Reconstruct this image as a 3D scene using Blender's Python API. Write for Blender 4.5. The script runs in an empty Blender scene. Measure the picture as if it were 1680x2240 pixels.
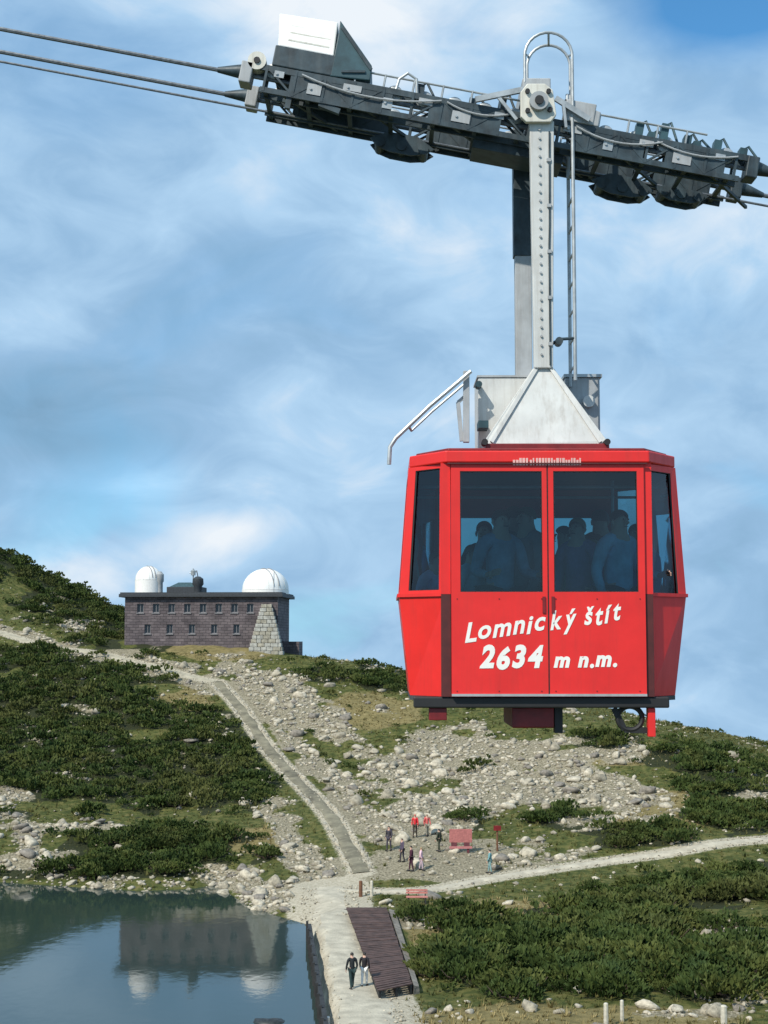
import bpy, math, random
import numpy as np
from mathutils import Vector, Matrix
R = math.radians
random.seed(7); rng = np.random.default_rng(11)
sc = bpy.context.scene
col = sc.collection

# ------------------------------------------------------------------ camera, world, sun, exposure
FPX, PITCH, HC = 3200.0, math.atan(280/3200.0), 18.0     # photo is 1680 x 2240
CP, SP = math.cos(PITCH), math.sin(PITCH)
cam = bpy.data.cameras.new('camera'); camo = bpy.data.objects.new('camera', cam); col.objects.link(camo)
cam.sensor_fit = 'VERTICAL'; cam.sensor_height = 36; cam.lens = FPX*36/2240
cam.clip_start = 0.5; cam.clip_end = 5000
camo.location = (0, 0, HC); camo.rotation_euler = (math.pi/2+PITCH, 0, 0)
sc.camera = camo
sc.view_settings.view_transform = 'Standard'; sc.view_settings.look = 'None'
sc.view_settings.gamma = 1; sc.view_settings.exposure = 0.05; sc.view_settings.use_curve_mapping = False
sc.cycles.max_bounces = 8; sc.cycles.transparent_max_bounces = 12
sc.cycles.use_denoising = True

def at(px, py, Y):                      # photo pixel -> world point at depth Y
    xc, yc = (px-840)/FPX, (1120-py)/FPX
    t = Y/(CP-yc*SP)
    return Vector((xc*t, Y, HC+t*(yc*CP+SP)))
def at_z(px, py, z):                    # photo pixel -> world point on a level plane
    xc, yc = (px-840)/FPX, (1120-py)/FPX
    t = (z-HC)/(yc*CP+SP)
    return Vector((xc*t, t*(CP-yc*SP), z))
def proj(X, Y, Z):                      # world -> photo pixel (arrays welcome)
    dz = Z-HC
    f = Y*CP+dz*SP; u = -Y*SP+dz*CP
    f = np.maximum(f, 1e-3)
    return 840+FPX*X/f, 1120-FPX*u/f

SUN_EL, SUN_AZ = R(44), R(-142)         # azimuth from +Y towards +X: behind the camera, to its left
sdir = Vector((math.sin(SUN_AZ)*math.cos(SUN_EL), math.cos(SUN_AZ)*math.cos(SUN_EL), math.sin(SUN_EL)))
sun = bpy.data.lights.new('sun', 'SUN'); suno = bpy.data.objects.new('sun', sun); col.objects.link(suno)
sun.energy = 4.5; sun.angle = R(0.6); sun.color = (1, .93, .82)
suno.rotation_euler = sdir.to_track_quat('Z', 'Y').to_euler()

world = bpy.data.worlds.new('World'); sc.world = world; world.use_nodes = True
wn = world.node_tree; wn.nodes.clear()
def N(tree, typ, **kw):
    n = tree.nodes.new(typ)
    for k, v in kw.items():
        if k.startswith('i_'):
            n.inputs[k[2:].replace('_', ' ')].default_value = v
        else: setattr(n, k, v)
    return n
def build_world():
    L = wn.links.new
    tc = N(wn, 'ShaderNodeTexCoord')
    sky = N(wn, 'ShaderNodeTexSky', sky_type='NISHITA', sun_disc=False)
    sky.sun_elevation = SUN_EL; sky.sun_rotation = SUN_AZ; sky.altitude = 1750; sky.air_density = 1.0; sky.dust_density = .3; sky.ozone_density = 1.0
    # keep the looked-up direction just above the horizon: below it lies hazy valley air
    sep = N(wn, 'ShaderNodeSeparateXYZ'); L(tc.outputs['Generated'], sep.inputs[0])
    mx = N(wn, 'ShaderNodeMath', operation='MAXIMUM'); mx.inputs[1].default_value = 0.03; L(sep.outputs[2], mx.inputs[0])
    cmb = N(wn, 'ShaderNodeCombineXYZ'); L(sep.outputs[0], cmb.inputs[0]); L(sep.outputs[1], cmb.inputs[1]); L(mx.outputs[0], cmb.inputs[2])
    L(cmb.outputs[0], sky.inputs['Vector'])
    mp = N(wn, 'ShaderNodeMapping'); mp.inputs['Scale'].default_value = (1, 1, 1.7); mp.inputs['Location'].default_value = (3.1, 1.7, .4)
    L(tc.outputs['Generated'], mp.inputs['Vector'])
    n1 = N(wn, 'ShaderNodeTexNoise'); n1.inputs['Scale'].default_value = 5.0; n1.inputs['Detail'].default_value = 8; n1.inputs['Roughness'].default_value = .52; n1.inputs['Distortion'].default_value = .5
    n2 = N(wn, 'ShaderNodeTexNoise'); n2.inputs['Scale'].default_value = 13; n2.inputs['Detail'].default_value = 7; n2.inputs['Roughness'].default_value = .55; n2.inputs['Distortion'].default_value = .8
    L(mp.outputs[0], n1.inputs['Vector']); L(mp.outputs[0], n2.inputs['Vector'])
    def math_(op, a, b):
        m = N(wn, 'ShaderNodeMath', operation=op)
        for i, v in enumerate((a, b)):
            if isinstance(v, (int, float)): m.inputs[i].default_value = v
            else: L(v, m.inputs[i])
        return m.outputs[0]
    b = math_('ADD', math_('MULTIPLY', math_('SUBTRACT', n1.outputs['Fac'], .5), .70), math_('MULTIPLY', math_('SUBTRACT', n2.outputs['Fac'], .5), .62))
    b = math_('ADD', b, .58)
    def blob(px, py, rx, ry, amp, src):      # a cloud bank or a gap in it, at its own direction, with its own reach
        d = (at(px, py, 1.0)-Vector((0, 0, HC))).normalized()
        s = N(wn, 'ShaderNodeVectorMath', operation='SUBTRACT'); L(tc.outputs['Generated'], s.inputs[0]); s.inputs[1].default_value = d
        m = N(wn, 'ShaderNodeVectorMath', operation='MULTIPLY'); L(s.outputs[0], m.inputs[0]); m.inputs[1].default_value = (FPX/rx, FPX/rx, FPX/ry)
        ln = N(wn, 'ShaderNodeVectorMath', operation='LENGTH'); L(m.outputs[0], ln.inputs[0])
        mr = N(wn, 'ShaderNodeMapRange', interpolation_type='SMOOTHSTEP'); mr.inputs['From Min'].default_value = 1.3; mr.inputs['From Max'].default_value = .1
        mr.inputs['To Min'].default_value = 0; mr.inputs['To Max'].default_value = amp; L(ln.outputs['Value'], mr.inputs['Value'])
        return math_('ADD', src, mr.outputs[0])
    for a in ((60, 940, 420, 170, -.30), (380, 680, 480, 200, -.08), (430, 1180, 150, 80, .30), (300, 1080, 110, 45, .20), (560, 1150, 110, 60, .16), (160, 1260, 240, 80, .26),
              (760, 40, 420, 170, .36), (230, 60, 300, 160, .16), (1000, 480, 300, 220, .12), (1500, 520, 360, 200, .18),
              (1640, 1350, 300, 420, -.12), (330, 1040, 250, 60, .16), (700, 1050, 200, 60, .12)):
        b = blob(*a, b)
    cov = math_('ADD', math_('MULTIPLY', math_('SUBTRACT', n1.outputs['Fac'], .5), 1.3), 1.02)
    cov = blob(1610, -10, 300, 130, -1.35, cov); cov = blob(250, 1100, 420, 90, -.12, cov)
    cl = N(wn, 'ShaderNodeClamp'); L(cov, cl.inputs[0])
    ramp = N(wn, 'ShaderNodeValToRGB'); L(b, ramp.inputs[0])
    e = ramp.color_ramp.elements
    e[0].position = .05; e[0].color = (.18, .325, .475, 1); e[1].position = 1.0; e[1].color = (.82, .88, .94, 1)
    for p, c in ((.30, (.245, .425, .62, 1)), (.50, (.305, .50, .725, 1)), (.70, (.43, .64, .86, 1))):
        q = e.new(p); q.color = c
    bg1 = N(wn, 'ShaderNodeBackground'); bg1.inputs['Strength'].default_value = .15; tint = N(wn, 'ShaderNodeMix', data_type='RGBA', blend_type='MULTIPLY'); tint.inputs[0].default_value = 1; tint.inputs[7].default_value = (.50, 1.0, 1.18, 1)
    L(sky.outputs[0], tint.inputs[6]); L(tint.outputs[2], bg1.inputs[0])
    bg2 = N(wn, 'ShaderNodeBackground'); bg2.inputs['Strength'].default_value = 1.0; L(ramp.outputs[0], bg2.inputs[0])
    mix = N(wn, 'ShaderNodeMixShader'); L(cl.outputs[0], mix.inputs[0]); L(bg1.outputs[0], mix.inputs[1]); L(bg2.outputs[0], mix.inputs[2])
    out = N(wn, 'ShaderNodeOutputWorld'); L(mix.outputs[0], out.inputs[0])
build_world()

# ------------------------------------------------------------------ materials
def mat(name, c, rough=.6, metal=0, var=.12, scale=6, bump=0, bscale=None, coat=0, c2=None, spec=.5, dirt=0, dirtc=(.12, .10, .08)):
    m = bpy.data.materials.new(name); m.use_nodes = True
    t = m.node_tree; L = t.links.new; p = t.nodes['Principled BSDF']
    p.inputs['Roughness'].default_value = rough; p.inputs['Metallic'].default_value = metal
    p.inputs['Coat Weight'].default_value = coat; p.inputs['Coat Roughness'].default_value = .12
    p.inputs['Specular IOR Level'].default_value = spec
    tc = N(t, 'ShaderNodeTexCoord')
    nz = N(t, 'ShaderNodeTexNoise'); nz.inputs['Scale'].default_value = scale; nz.inputs['Detail'].default_value = 6; nz.inputs['Roughness'].default_value = .6
    L(tc.outputs['Object'], nz.inputs['Vector'])
    rp = N(t, 'ShaderNodeValToRGB'); L(nz.outputs['Fac'], rp.inputs[0])
    e = rp.color_ramp.elements; e[0].position = .32; e[1].position = .68
    c2 = c2 or tuple(x*(1-2*var) for x in c)
    c1 = tuple(min(1, x*(1+var)) for x in c)
    e[0].color = (*c2, 1); e[1].color = (*c1, 1)
    if dirt:
        mp = N(t, 'ShaderNodeMapping'); mp.inputs['Scale'].default_value = (7, 7, .55); L(tc.outputs['Object'], mp.inputs[0])
        sn = N(t, 'ShaderNodeTexNoise'); sn.inputs['Scale'].default_value = 2.2; sn.inputs['Detail'].default_value = 7; sn.inputs['Roughness'].default_value = .7; L(mp.outputs[0], sn.inputs['Vector'])
        mr = N(t, 'ShaderNodeMapRange'); mr.inputs['From Min'].default_value = .48; mr.inputs['From Max'].default_value = .80; mr.inputs['To Max'].default_value = dirt; L(sn.outputs['Fac'], mr.inputs['Value'])
        mi = N(t, 'ShaderNodeMix', data_type='RGBA'); L(mr.outputs[0], mi.inputs[0]); L(rp.outputs[0], mi.inputs[6]); mi.inputs[7].default_value = (*dirtc, 1)
        L(mi.outputs[2], p.inputs['Base Color'])
        rm = N(t, 'ShaderNodeMapRange'); rm.inputs['To Min'].default_value = max(.1, rough-.1); rm.inputs['To Max'].default_value = min(1, rough+.25); L(sn.outputs['Fac'], rm.inputs['Value']); L(rm.outputs[0], p.inputs['Roughness'])
    else: L(rp.outputs[0], p.inputs['Base Color'])
    if bump:
        bn = N(t, 'ShaderNodeTexNoise'); bn.inputs['Scale'].default_value = bscale or scale*3; bn.inputs['Detail'].default_value = 5
        L(tc.outputs['Object'], bn.inputs['Vector'])
        bp = N(t, 'ShaderNodeBump'); bp.inputs['Strength'].default_value = bump; bp.inputs['Distance'].default_value = .05
        L(bn.outputs['Fac'], bp.inputs['Height']); L(bp.outputs[0], p.inputs['Normal'])
    return m
M = {}
M['red'] = mat('red_paint', (.72, .024, .020), .40, var=.05, scale=3.5, coat=.18, bump=.035, bscale=2.5, spec=.35, dirt=.30, dirtc=(.30, .03, .025))
M['red_dark'] = mat('dark_red_paint', (.20, .010, .012), .5, var=.2, scale=5)
M['strip'] = mat('dark_rubber_strip', (.085, .014, .013), .6, var=.2)
M['rubber'] = mat('black_rubber', (.015, .015, .016), .6)
M['white'] = mat('white_paint', (.80, .80, .77), .5, var=.04, scale=4, dirt=.25, dirtc=(.40, .36, .30))
M['letter'] = mat('white_lettering', (.82, .81, .76), .5, var=.03, scale=8)
M['fascia_letter'] = mat('faded_pink_lettering', (.74, .42, .38), .5, var=.05)
M['grey'] = mat('pale_grey_paint', (.56, .57, .55), .45, var=.06, scale=4, bump=.03, dirt=.55, dirtc=(.24, .20, .16))
M['grey_mid'] = mat('mid_grey_paint', (.36, .38, .39), .5, var=.1, scale=5, dirt=.5, dirtc=(.15, .13, .11))
M['steel'] = mat('galvanised_steel', (.40, .43, .44), .45, metal=.45, var=.15, scale=9)
M['dark_steel'] = mat('dark_blue_green_steel', (.034, .056, .068), .45, metal=.1, var=.3, scale=7, dirt=.5, dirtc=(.10, .115, .12))
M['dark_teal'] = mat('dark_teal_paint', (.030, .078, .095), .5, var=.25, scale=5)
M['cream'] = mat('cream_paint', (.64, .63, .56), .5, var=.06, dirt=.6, dirtc=(.2, .16, .12))
M['rope'] = mat('steel_rope', (.16, .18, .20), .5, metal=.5, var=.2, scale=30)
M['interior'] = mat('cabin_lining', (.05, .055, .06), .7, var=.1)
def stone_courses(name, c1, c2, mortar):
    m = mat(name, c1, .88, var=.25, scale=1.1); t = m.node_tree; L = t.links.new; p = t.nodes['Principled BSDF']
    tc = N(t, 'ShaderNodeTexCoord'); sp = N(t, 'ShaderNodeSeparateXYZ'); L(tc.outputs['Object'], sp.inputs[0])
    ad = N(t, 'ShaderNodeMath', operation='MULTIPLY_ADD'); L(sp.outputs[1], ad.inputs[0]); ad.inputs[1].default_value = .9; L(sp.outputs[0], ad.inputs[2])
    cb = N(t, 'ShaderNodeCombineXYZ'); L(ad.outputs[0], cb.inputs[0]); L(sp.outputs[2], cb.inputs[1])
    dn = N(t, 'ShaderNodeTexNoise'); dn.inputs['Scale'].default_value = 1.6; dn.inputs['Detail'].default_value = 4; L(cb.outputs[0], dn.inputs['Vector'])
    vm = N(t, 'ShaderNodeVectorMath', operation='MULTIPLY_ADD'); L(dn.outputs['Color'], vm.inputs[0]); vm.inputs[1].default_value = (.22, .22, 0); L(cb.outputs[0], vm.inputs[2])
    br = N(t, 'ShaderNodeTexBrick'); br.inputs['Scale'].default_value = 1; br.inputs['Brick Width'].default_value = .75; br.inputs['Row Height'].default_value = .36; br.inputs['Mortar Size'].default_value = .025; br.inputs['Bias'].default_value = -.1
    br.inputs['Color1'].default_value = (*c1, 1); br.inputs['Color2'].default_value = (*c2, 1); br.inputs['Mortar'].default_value = (*mortar, 1); L(vm.outputs[0], br.inputs['Vector'])
    mx = N(t, 'ShaderNodeMix', data_type='RGBA', blend_type='MULTIPLY'); mx.inputs[0].default_value = .6
    n2 = N(t, 'ShaderNodeTexNoise'); n2.inputs['Scale'].default_value = .5; n2.inputs['Detail'].default_value = 6; L(cb.outputs[0], n2.inputs['Vector'])
    r2 = N(t, 'ShaderNodeValToRGB'); L(n2.outputs['Fac'], r2.inputs[0]); r2.color_ramp.elements[0].color = (.35, .34, .36, 1); r2.color_ramp.elements[1].color = (1.5, 1.45, 1.4, 1); r2.color_ramp.elements[0].position = .3; r2.color_ramp.elements[1].position = .72
    L(br.outputs['Color'], mx.inputs[6]); L(r2.outputs[0], mx.inputs[7]); L(mx.outputs[2], p.inputs['Base Color'])
    bp = N(t, 'ShaderNodeBump'); bp.inputs['Strength'].default_value = .9; bp.inputs['Distance'].default_value = .06; bp.invert = True; L(br.outputs['Fac'], bp.inputs['Height']); L(bp.outputs[0], p.inputs['Normal'])
    return m
M['stone_wall'] = stone_courses('dark_stone_wall', (.10, .084, .092), (.165, .142, .150), (.06, .054, .06))
M['roof_dark'] = mat('dark_roof_edge', (.035, .042, .05), .7, var=.2)
M['window_dark'] = mat('dark_window_glass', (.02, .025, .03), .12, var=.1, spec=.6)
M['frame_grey'] = mat('grey_window_frame', (.22, .22, .23), .6)
M['dome'] = mat('white_dome_paint', (.82, .83, .81), .5, var=.03, scale=1, dirt=.18, dirtc=(.5, .48, .42))
M['pale_stone'] = mat('pale_dressed_stone', (.42, .42, .38), .85, var=.2, scale=2, bump=.4)
M['timber'] = mat('brown_timber', (.085, .050, .042), .8, var=.28, scale=2.2, bump=.3)
M['timber_dark'] = mat('tarred_timber', (.028, .030, .032), .75, var=.3, scale=3)
M['post_pale'] = mat('weathered_pale_post', (.55, .52, .43), .8, var=.15)
M['post_brown'] = mat('brown_post', (.16, .075, .04), .8, var=.2)
M['wet'] = mat('wet_dark_stone', (.030, .034, .036), .45, var=.3)
M['kerb'] = mat('pale_granite_kerb', (.36, .34, .275), .85, var=.2, scale=3, bump=.3)
for i, (c, c2) in enumerate((((.46, .42, .325), (.24, .22, .175)), ((.36, .325, .245), (.17, .155, .12)), ((.54, .49, .385), (.31, .28, .215)), ((.25, .225, .19), (.12, .11, .092)))):
    M['rock%d' % i] = mat('granite_%s' % 'abcd'[i], c, .9, scale=2.6, c2=c2, bump=.7, bscale=6)
def glass(name, tint, refl):
    m = bpy.data.materials.new(name); m.use_nodes = True; t = m.node_tree; t.nodes.clear(); L = t.links.new
    tr = N(t, 'ShaderNodeBsdfTransparent'); tr.inputs[0].default_value = (*tint, 1)
    gl = N(t, 'ShaderNodeBsdfGlossy'); gl.inputs['Roughness'].default_value = .03; gl.inputs[0].default_value = (.9, .95, 1, 1)
    lw = N(t, 'ShaderNodeFresnel'); lw.inputs['IOR'].default_value = 1.5
    mu = N(t, 'ShaderNodeMath', operation='MULTIPLY_ADD'); mu.inputs[1].default_value = 1.0; mu.inputs[2].default_value = refl; L(lw.outputs[0], mu.inputs[0])
    mx = N(t, 'ShaderNodeMixShader'); L(mu.outputs[0], mx.inputs[0]); L(tr.outputs[0], mx.inputs[1]); L(gl.outputs[0], mx.inputs[2])
    o = N(t, 'ShaderNodeOutputMaterial'); L(mx.outputs[0], o.inputs[0]); return m
M['glass'] = glass('tinted_cabin_glass', (.30, .52, .57), .02)

# ------------------------------------------------------------------ mesh helpers
class MB:
    def __init__(s): s.v = []; s.f = []
    def add(s, vs, fs):
        o = len(s.v); s.v += [Vector(v) for v in vs]; s.f += [tuple(i+o for i in f) for f in fs]; return s
    def box(s, a, b):
        (x0, y0, z0), (x1, y1, z1) = a, b
        return s.hexa([(x0, y0, z0), (x1, y0, z0), (x1, y1, z0), (x0, y1, z0), (x0, y0, z1), (x1, y0, z1), (x1, y1, z1), (x0, y1, z1)])
    def hexa(s, p):
        return s.add(p, [(0, 3, 2, 1), (4, 5, 6, 7), (0, 1, 5, 4), (1, 2, 6, 5), (2, 3, 7, 6), (3, 0, 4, 7)])
    def bar(s, a, b, w, h=None, up=(0, 0, 1)):
        a, b = Vector(a), Vector(b); h = h or w; d = (b-a).normalized(); up = Vector(up)
        if abs(d.dot(up)) > .98: up = Vector((0, 1, 0))
        x = d.cross(up).normalized()*w/2; y = x.cross(d).normalized()*h/2
        return s.hexa([a-x-y, a+x-y, a+x+y, a-x+y, b-x-y, b+x-y, b+x+y, b-x+y])
    def prism(s, poly, e):                       # poly: 3d points, e: extrusion vector
        n = len(poly); e = Vector(e); p = [Vector(q) for q in poly]
        return s.add(p+[q+e for q in p], [tuple(range(n))[::-1], tuple(range(n, 2*n))]+[(i, (i+1) % n, n+(i+1) % n, n+i) for i in range(n)])
    def tube(s, pts, r, n=8, closed=False):
        pts = [Vector(p) for p in pts]; m = len(pts); rs = r if isinstance(r, (list, tuple)) else [r]*m
        vs = []; prev = None
        for i, p in enumerate(pts):
            if closed: d = pts[(i+1) % m]-pts[i-1]
            else: d = (pts[min(i+1, m-1)]-pts[max(i-1, 0)])
            d.normalize()
            if prev is None:
                u = Vector((0, 0, 1)) if abs(d.z) < .9 else Vector((0, 1, 0))
                x = d.cross(u).normalized()
            else: x = (prev-d*prev.dot(d)).normalized()
            prev = x; y = d.cross(x)
            vs += [p+(x*math.cos(2*math.pi*k/n)+y*math.sin(2*math.pi*k/n))*rs[i] for k in range(n)]
        fs = [(i*n+k, i*n+(k+1) % n, ((i+1) % m)*n+(k+1) % n, ((i+1) % m)*n+k) for i in range(m if closed else m-1) for k in range(n)]
        if not closed: fs += [tuple(range(n))[::-1], tuple(range((m-1)*n, m*n))]
        return s.add(vs, fs)
    def cyl(s, a, b, r, n=20): return s.tube([a, b], r, n)
    def lathe(s, prof, c, n=32, axis='z'):       # prof: (radius, height)
        c = Vector(c); vs = []
        for r, h in prof:
            for k in range(n):
                a = 2*math.pi*k/n
                v = Vector((r*math.cos(a), r*math.sin(a), h)) if axis == 'z' else Vector((r*math.cos(a), h, -r*math.sin(a)))
                vs.append(c+v)
        m = len(prof)
        fs = [(i*n+k, i*n+(k+1) % n, (i+1)*n+(k+1) % n, (i+1)*n+k) for i in range(m-1) for k in range(n)]
        fs += [tuple(range(n))[::-1], tuple(range((m-1)*n, m*n))]
        return s.add(vs, fs)
    def mesh(s, name, origin=(0, 0, 0), smooth=False):
        o = Vector(origin); me = bpy.data.meshes.new(name)
        me.from_pydata([tuple(v-o) for v in s.v], [], s.f)
        if smooth:
            me.shade_smooth()
            me.set_sharp_from_angle(angle=R(38))
        return me
def wpos(o):
    v = Vector(o.location)
    while o.parent: o = o.parent; v += Vector(o.location)
    return v
def tag(o, label=None, cat=None, group=None, kind=None):
    if label: o['label'] = label
    if cat: o['category'] = cat
    if group: o['group'] = group
    if kind: o['kind'] = kind
    return o
def obj(name, mb, m, parent=None, origin=None, smooth=False, bevel=0):
    """links ONE mesh object; mb is in world coordinates"""
    if origin is None:
        if parent is not None: origin = wpos(parent)
        else: origin = (0, 0, 0)
    me = mb.mesh(name, origin, smooth) if isinstance(mb, MB) else mb
    me.materials.append(m)
    o = bpy.data.objects.new(name, me); col.objects.link(o)
    if parent is not None:
        o.parent = parent; o.location = Vector(origin)-wpos(parent)
    else: o.location = origin
    if bevel:
        b = o.modifiers.new('bevel', 'BEVEL'); b.width = bevel; b.segments = 2; b.limit_method = 'ANGLE'; b.angle_limit = R(40); b.harden_normals = False
    return o
def thing(name, label, cat, loc=(0, 0, 0), group=None):
    o = bpy.data.objects.new(name, None); col.objects.link(o); o.location = loc; o.empty_display_size = .3
    return tag(o, label, cat, group)
def dup(o, loc=None, parent=None):
    c = o.copy(); col.objects.link(c)
    if parent is not None: c.parent = parent
    if loc is not None: c.location = loc
    return c

# ------------------------------------------------------------------ terrain
def vnoise(x, y, seed=0):
    xi = np.floor(x).astype(np.int64); yi = np.floor(y).astype(np.int64); fx = x-xi; fy = y-yi
    fx = fx*fx*(3-2*fx); fy = fy*fy*(3-2*fy)
    def h(a, b):
        n = (a*374761393+b*668265263+seed*974711) & 0xffffffff
        n = ((n ^ (n >> 13))*1274126177) & 0xffffffff
        return ((n ^ (n >> 16)) & 0xffff)/65535.0
    return (h(xi, yi)*(1-fx)+h(xi+1, yi)*fx)*(1-fy)+(h(xi, yi+1)*(1-fx)+h(xi+1, yi+1)*fx)*fy
def fbm(x, y, s, oct=4, seed=0):
    v = 0; a = .5; t = 0
    for k in range(oct):
        v = v+a*(vnoise(x/s*2**k+k*17.3, y/s*2**k+k*9.1, seed+k)-.5); t += a; a *= .5
    return v/t*2
def sstep(a, b, x):
    t = np.clip((x-a)/(b-a), 0, 1); return t*t*(3-2*t)

LAKE_Z = 0.0
# control points: photo pixel and distance
CPX = [(0, 1220, 226), (60, 1247, 226), (110, 1275, 225), (190, 1318, 222), (270, 1362, 218), (-200, 1110, 235), (-500, 1000, 240),
       (0, 1330, 205), (130, 1375, 198), (-200, 1330, 205),
       (270, 1400, 192), (430, 1405, 192), (560, 1412, 191), (640, 1428, 190), (720, 1440, 188), (800, 1459, 182), (860, 1478, 176), (960, 1515, 168), (1100, 1552, 160), (1250, 1582, 153),
       (1330, 1590, 150), (1440, 1608, 147), (1510, 1617, 146), (1572, 1640, 146), (1680, 1664, 148), (1900, 1690, 152),
       (464, 1484, 176), (525, 1550, 163), (589, 1642, 149), (656, 1714, 137), (715, 1778, 125), (787, 1896, 108),
       (0, 1384, 194), (105, 1416, 188), (274, 1442, 184), (380, 1468, 178),
       (100, 1500, 173), (100, 1600, 156), (100, 1700, 139), (100, 1800, 123), (300, 1600, 156), (350, 1750, 131), (500, 1750, 131), (420, 1860, 116), (250, 1870, 116),
       (-300, 1500, 173), (-300, 1700, 139), (-300, 1850, 119),
       (800, 1600, 155), (950, 1650, 146), (1100, 1700, 137), (1300, 1700, 135), (1300, 1800, 119), (1000, 1780, 123), (900, 1830, 116), (1500, 1740, 128), (1680, 1740, 128), (1500, 1830, 114), (1900, 1800, 120)]
WPT = [at(*p) for p in CPX]
ZPX = [(730, 1935, .95), (690, 1990, .95), (740, 2100, .95), (820, 2240, .95), (900, 1960, .95), (1000, 1940, 1.1), (1290, 1900, 1.6), (1480, 1872, 2.1), (1680, 1842, 2.6), (1900, 1820, 3.0),
       (1000, 2050, .7), (1000, 2180, .7), (1250, 2050, .7), (1250, 2180, .8), (1500, 2000, 1.2), (1500, 2150, .9), (1680, 2050, 1.3), (1680, 2220, .9), (560, 1930, .9), (640, 1900, 1.2)]
WPT += [at_z(*p) for p in ZPX]
WPT += [Vector(p) for p in ((-60, 265, 22), (-20, 265, 8), (20, 240, -4), (60, 240, -8), (110, 200, -8), (-120, 260, 36), (-80, 320, 14), (0, 330, -20), (90, 330, -30),
                            (10, 45, .8), (40, 45, .8), (75, 60, 1.2), (75, 110, 3.5), (80, 150, 3), (-90, 115, 4), (-100, 170, 16), (-100, 215, 30), (-25, 210, 15.5), (-32, 205, 16), (-14, 205, 14.5))]
P = np.array([tuple(p) for p in WPT])
def tps(r2): return np.where(r2 > 1e-9, r2*np.log(np.maximum(r2, 1e-9))*.5, 0)
_S = 50.0; _p = P[:, :2]/_S; _n = len(P)
_K = tps(((_p[:, None]-_p[None])**2).sum(-1))+np.eye(_n)*2e-4
_A = np.zeros((_n+3, _n+3)); _A[:_n, :_n] = _K; _A[:_n, _n] = 1; _A[:_n, n1:=_n+1] = _p[:, 0]; _A[:_n, _n+2] = _p[:, 1]; _A[_n:, :_n] = _A[:_n, _n:].T
_W = np.linalg.solve(_A, np.concatenate([P[:, 2], [0, 0, 0]]))
def base_z(X, Y):
    X = np.asarray(X, float); Y = np.asarray(Y, float); sh = X.shape; q = np.stack([X.ravel(), Y.ravel()], 1)/_S
    out = np.empty(len(q))
    for i in range(0, len(q), 20000):
        c = q[i:i+20000]
        out[i:i+20000] = tps(((c[:, None]-_p[None])**2).sum(-1))@_W[:_n]+_W[_n]+c@_W[_n+1:]
    return out.reshape(sh)
def hit(px, py):                          # where the line of sight meets the base terrain
    d = np.arange(55, 240, .25)
    pts = [at(px, py, 1.0)-Vector((0, 0, HC))][0]
    X = pts.x*d; Z = HC+pts.z*d; g = base_z(X, d)
    k = np.argmax(Z < g)
    return Vector((X[k], d[k], g[k]))

LAKE_PX = [(-900, 1933), (-200, 1934), (0, 1930), (110, 1938), (300, 1950), (420, 1945), (470, 1936), (540, 1982), (610, 2006), (677, 2024), (695, 2110), (712, 2216), (722, 2300)]
LAKE = [at_z(x, y, 0).to_2d() for x, y in LAKE_PX]+[Vector((-1.0, 40)), Vector((-85, 40))]
LK = np.array([tuple(v) for v in LAKE])
def seg_dist(X, Y, a, b):
    ax, ay = a; bx, by = b; dx, dy = bx-ax, by-ay; L2 = dx*dx+dy*dy+1e-12
    t = np.clip(((X-ax)*dx+(Y-ay)*dy)/L2, 0, 1)
    return np.hypot(X-ax-t*dx, Y-ay-t*dy)
def poly_sd(X, Y, pl):                    # negative inside
    d = np.full(X.shape, 1e9); ins = np.zeros(X.shape, bool)
    for i in range(len(pl)):
        a, b = pl[i-1], pl[i]
        d = np.minimum(d, seg_dist(X, Y, a, b))
        c = ((a[1] > Y) != (b[1] > Y)) & (X < (b[0]-a[0])*(Y-a[1])/(b[1]-a[1]+1e-12)+a[0])
        ins ^= c
    return np.where(ins, -d, d)
def line_dist(X, Y, pts):
    d = np.full(np.shape(X), 1e9)
    for a, b in zip(pts[:-1], pts[1:]): d = np.minimum(d, seg_dist(X, Y, (a[0], a[1]), (b[0], b[1])))
    return d
def resample(pts, step):
    out = []; pts = [Vector(p) for p in pts]
    # Catmull-Rom
    for i in range(len(pts)-1):
        p0 = pts[max(i-1, 0)]; p1 = pts[i]; p2 = pts[i+1]; p3 = pts[min(i+2, len(pts)-1)]
        n = max(2, int((p2-p1).length/step))
        for k in range(n):
            t = k/n
            out.append(.5*((2*p1)+(p2-p0)*t+(2*p0-5*p1+4*p2-p3)*t*t+(3*p1-p0-3*p2+p3)*t**3))
    out.append(pts[-1]); return out
TRAIL = resample([hit(x, y) for x, y in ((474, 1492), (525, 1550), (589, 1642), (656, 1714), (715, 1778), (760, 1850), (785, 1896), (790, 1912))], 1.0)
UPTRAIL = resample([hit(x, y) for x, y in ((-120, 1362), (0, 1385), (105, 1417), (200, 1427), (274, 1444), (380, 1470), (474, 1492))], 1.0)
RPATH = resample([at_z(x, y, z) for x, y, z in ((735, 1945, .95), (830, 1950, .95), (930, 1948, 1.0), (1090, 1922, 1.25), (1290, 1894, 1.6), (1480, 1868, 2.1), (1700, 1838, 2.6), (1900, 1822, 3.0), (2250, 1800, 3.4), (2600, 1790, 3.6))], 1.0)
DAM = resample([at_z(x, y, .95) for x, y in ((845, 2420), (800, 2240), (765, 2130), (738, 2040), (722, 1985), (722, 1940))], 1.0)
PLAT = [at_z(x, y, .95) for x, y in ((757, 1997), (862, 1997), (915, 2165), (826, 2184))]
BLD_C = at(440, 1400, 196)
def noise_z(X, Y):
    return .55*fbm(X, Y, 9, 5, 3)+1.0*fbm(X, Y, 34, 3, 8)*.6+.22*np.abs(fbm(X, Y, 3.1, 3, 21))
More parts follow.
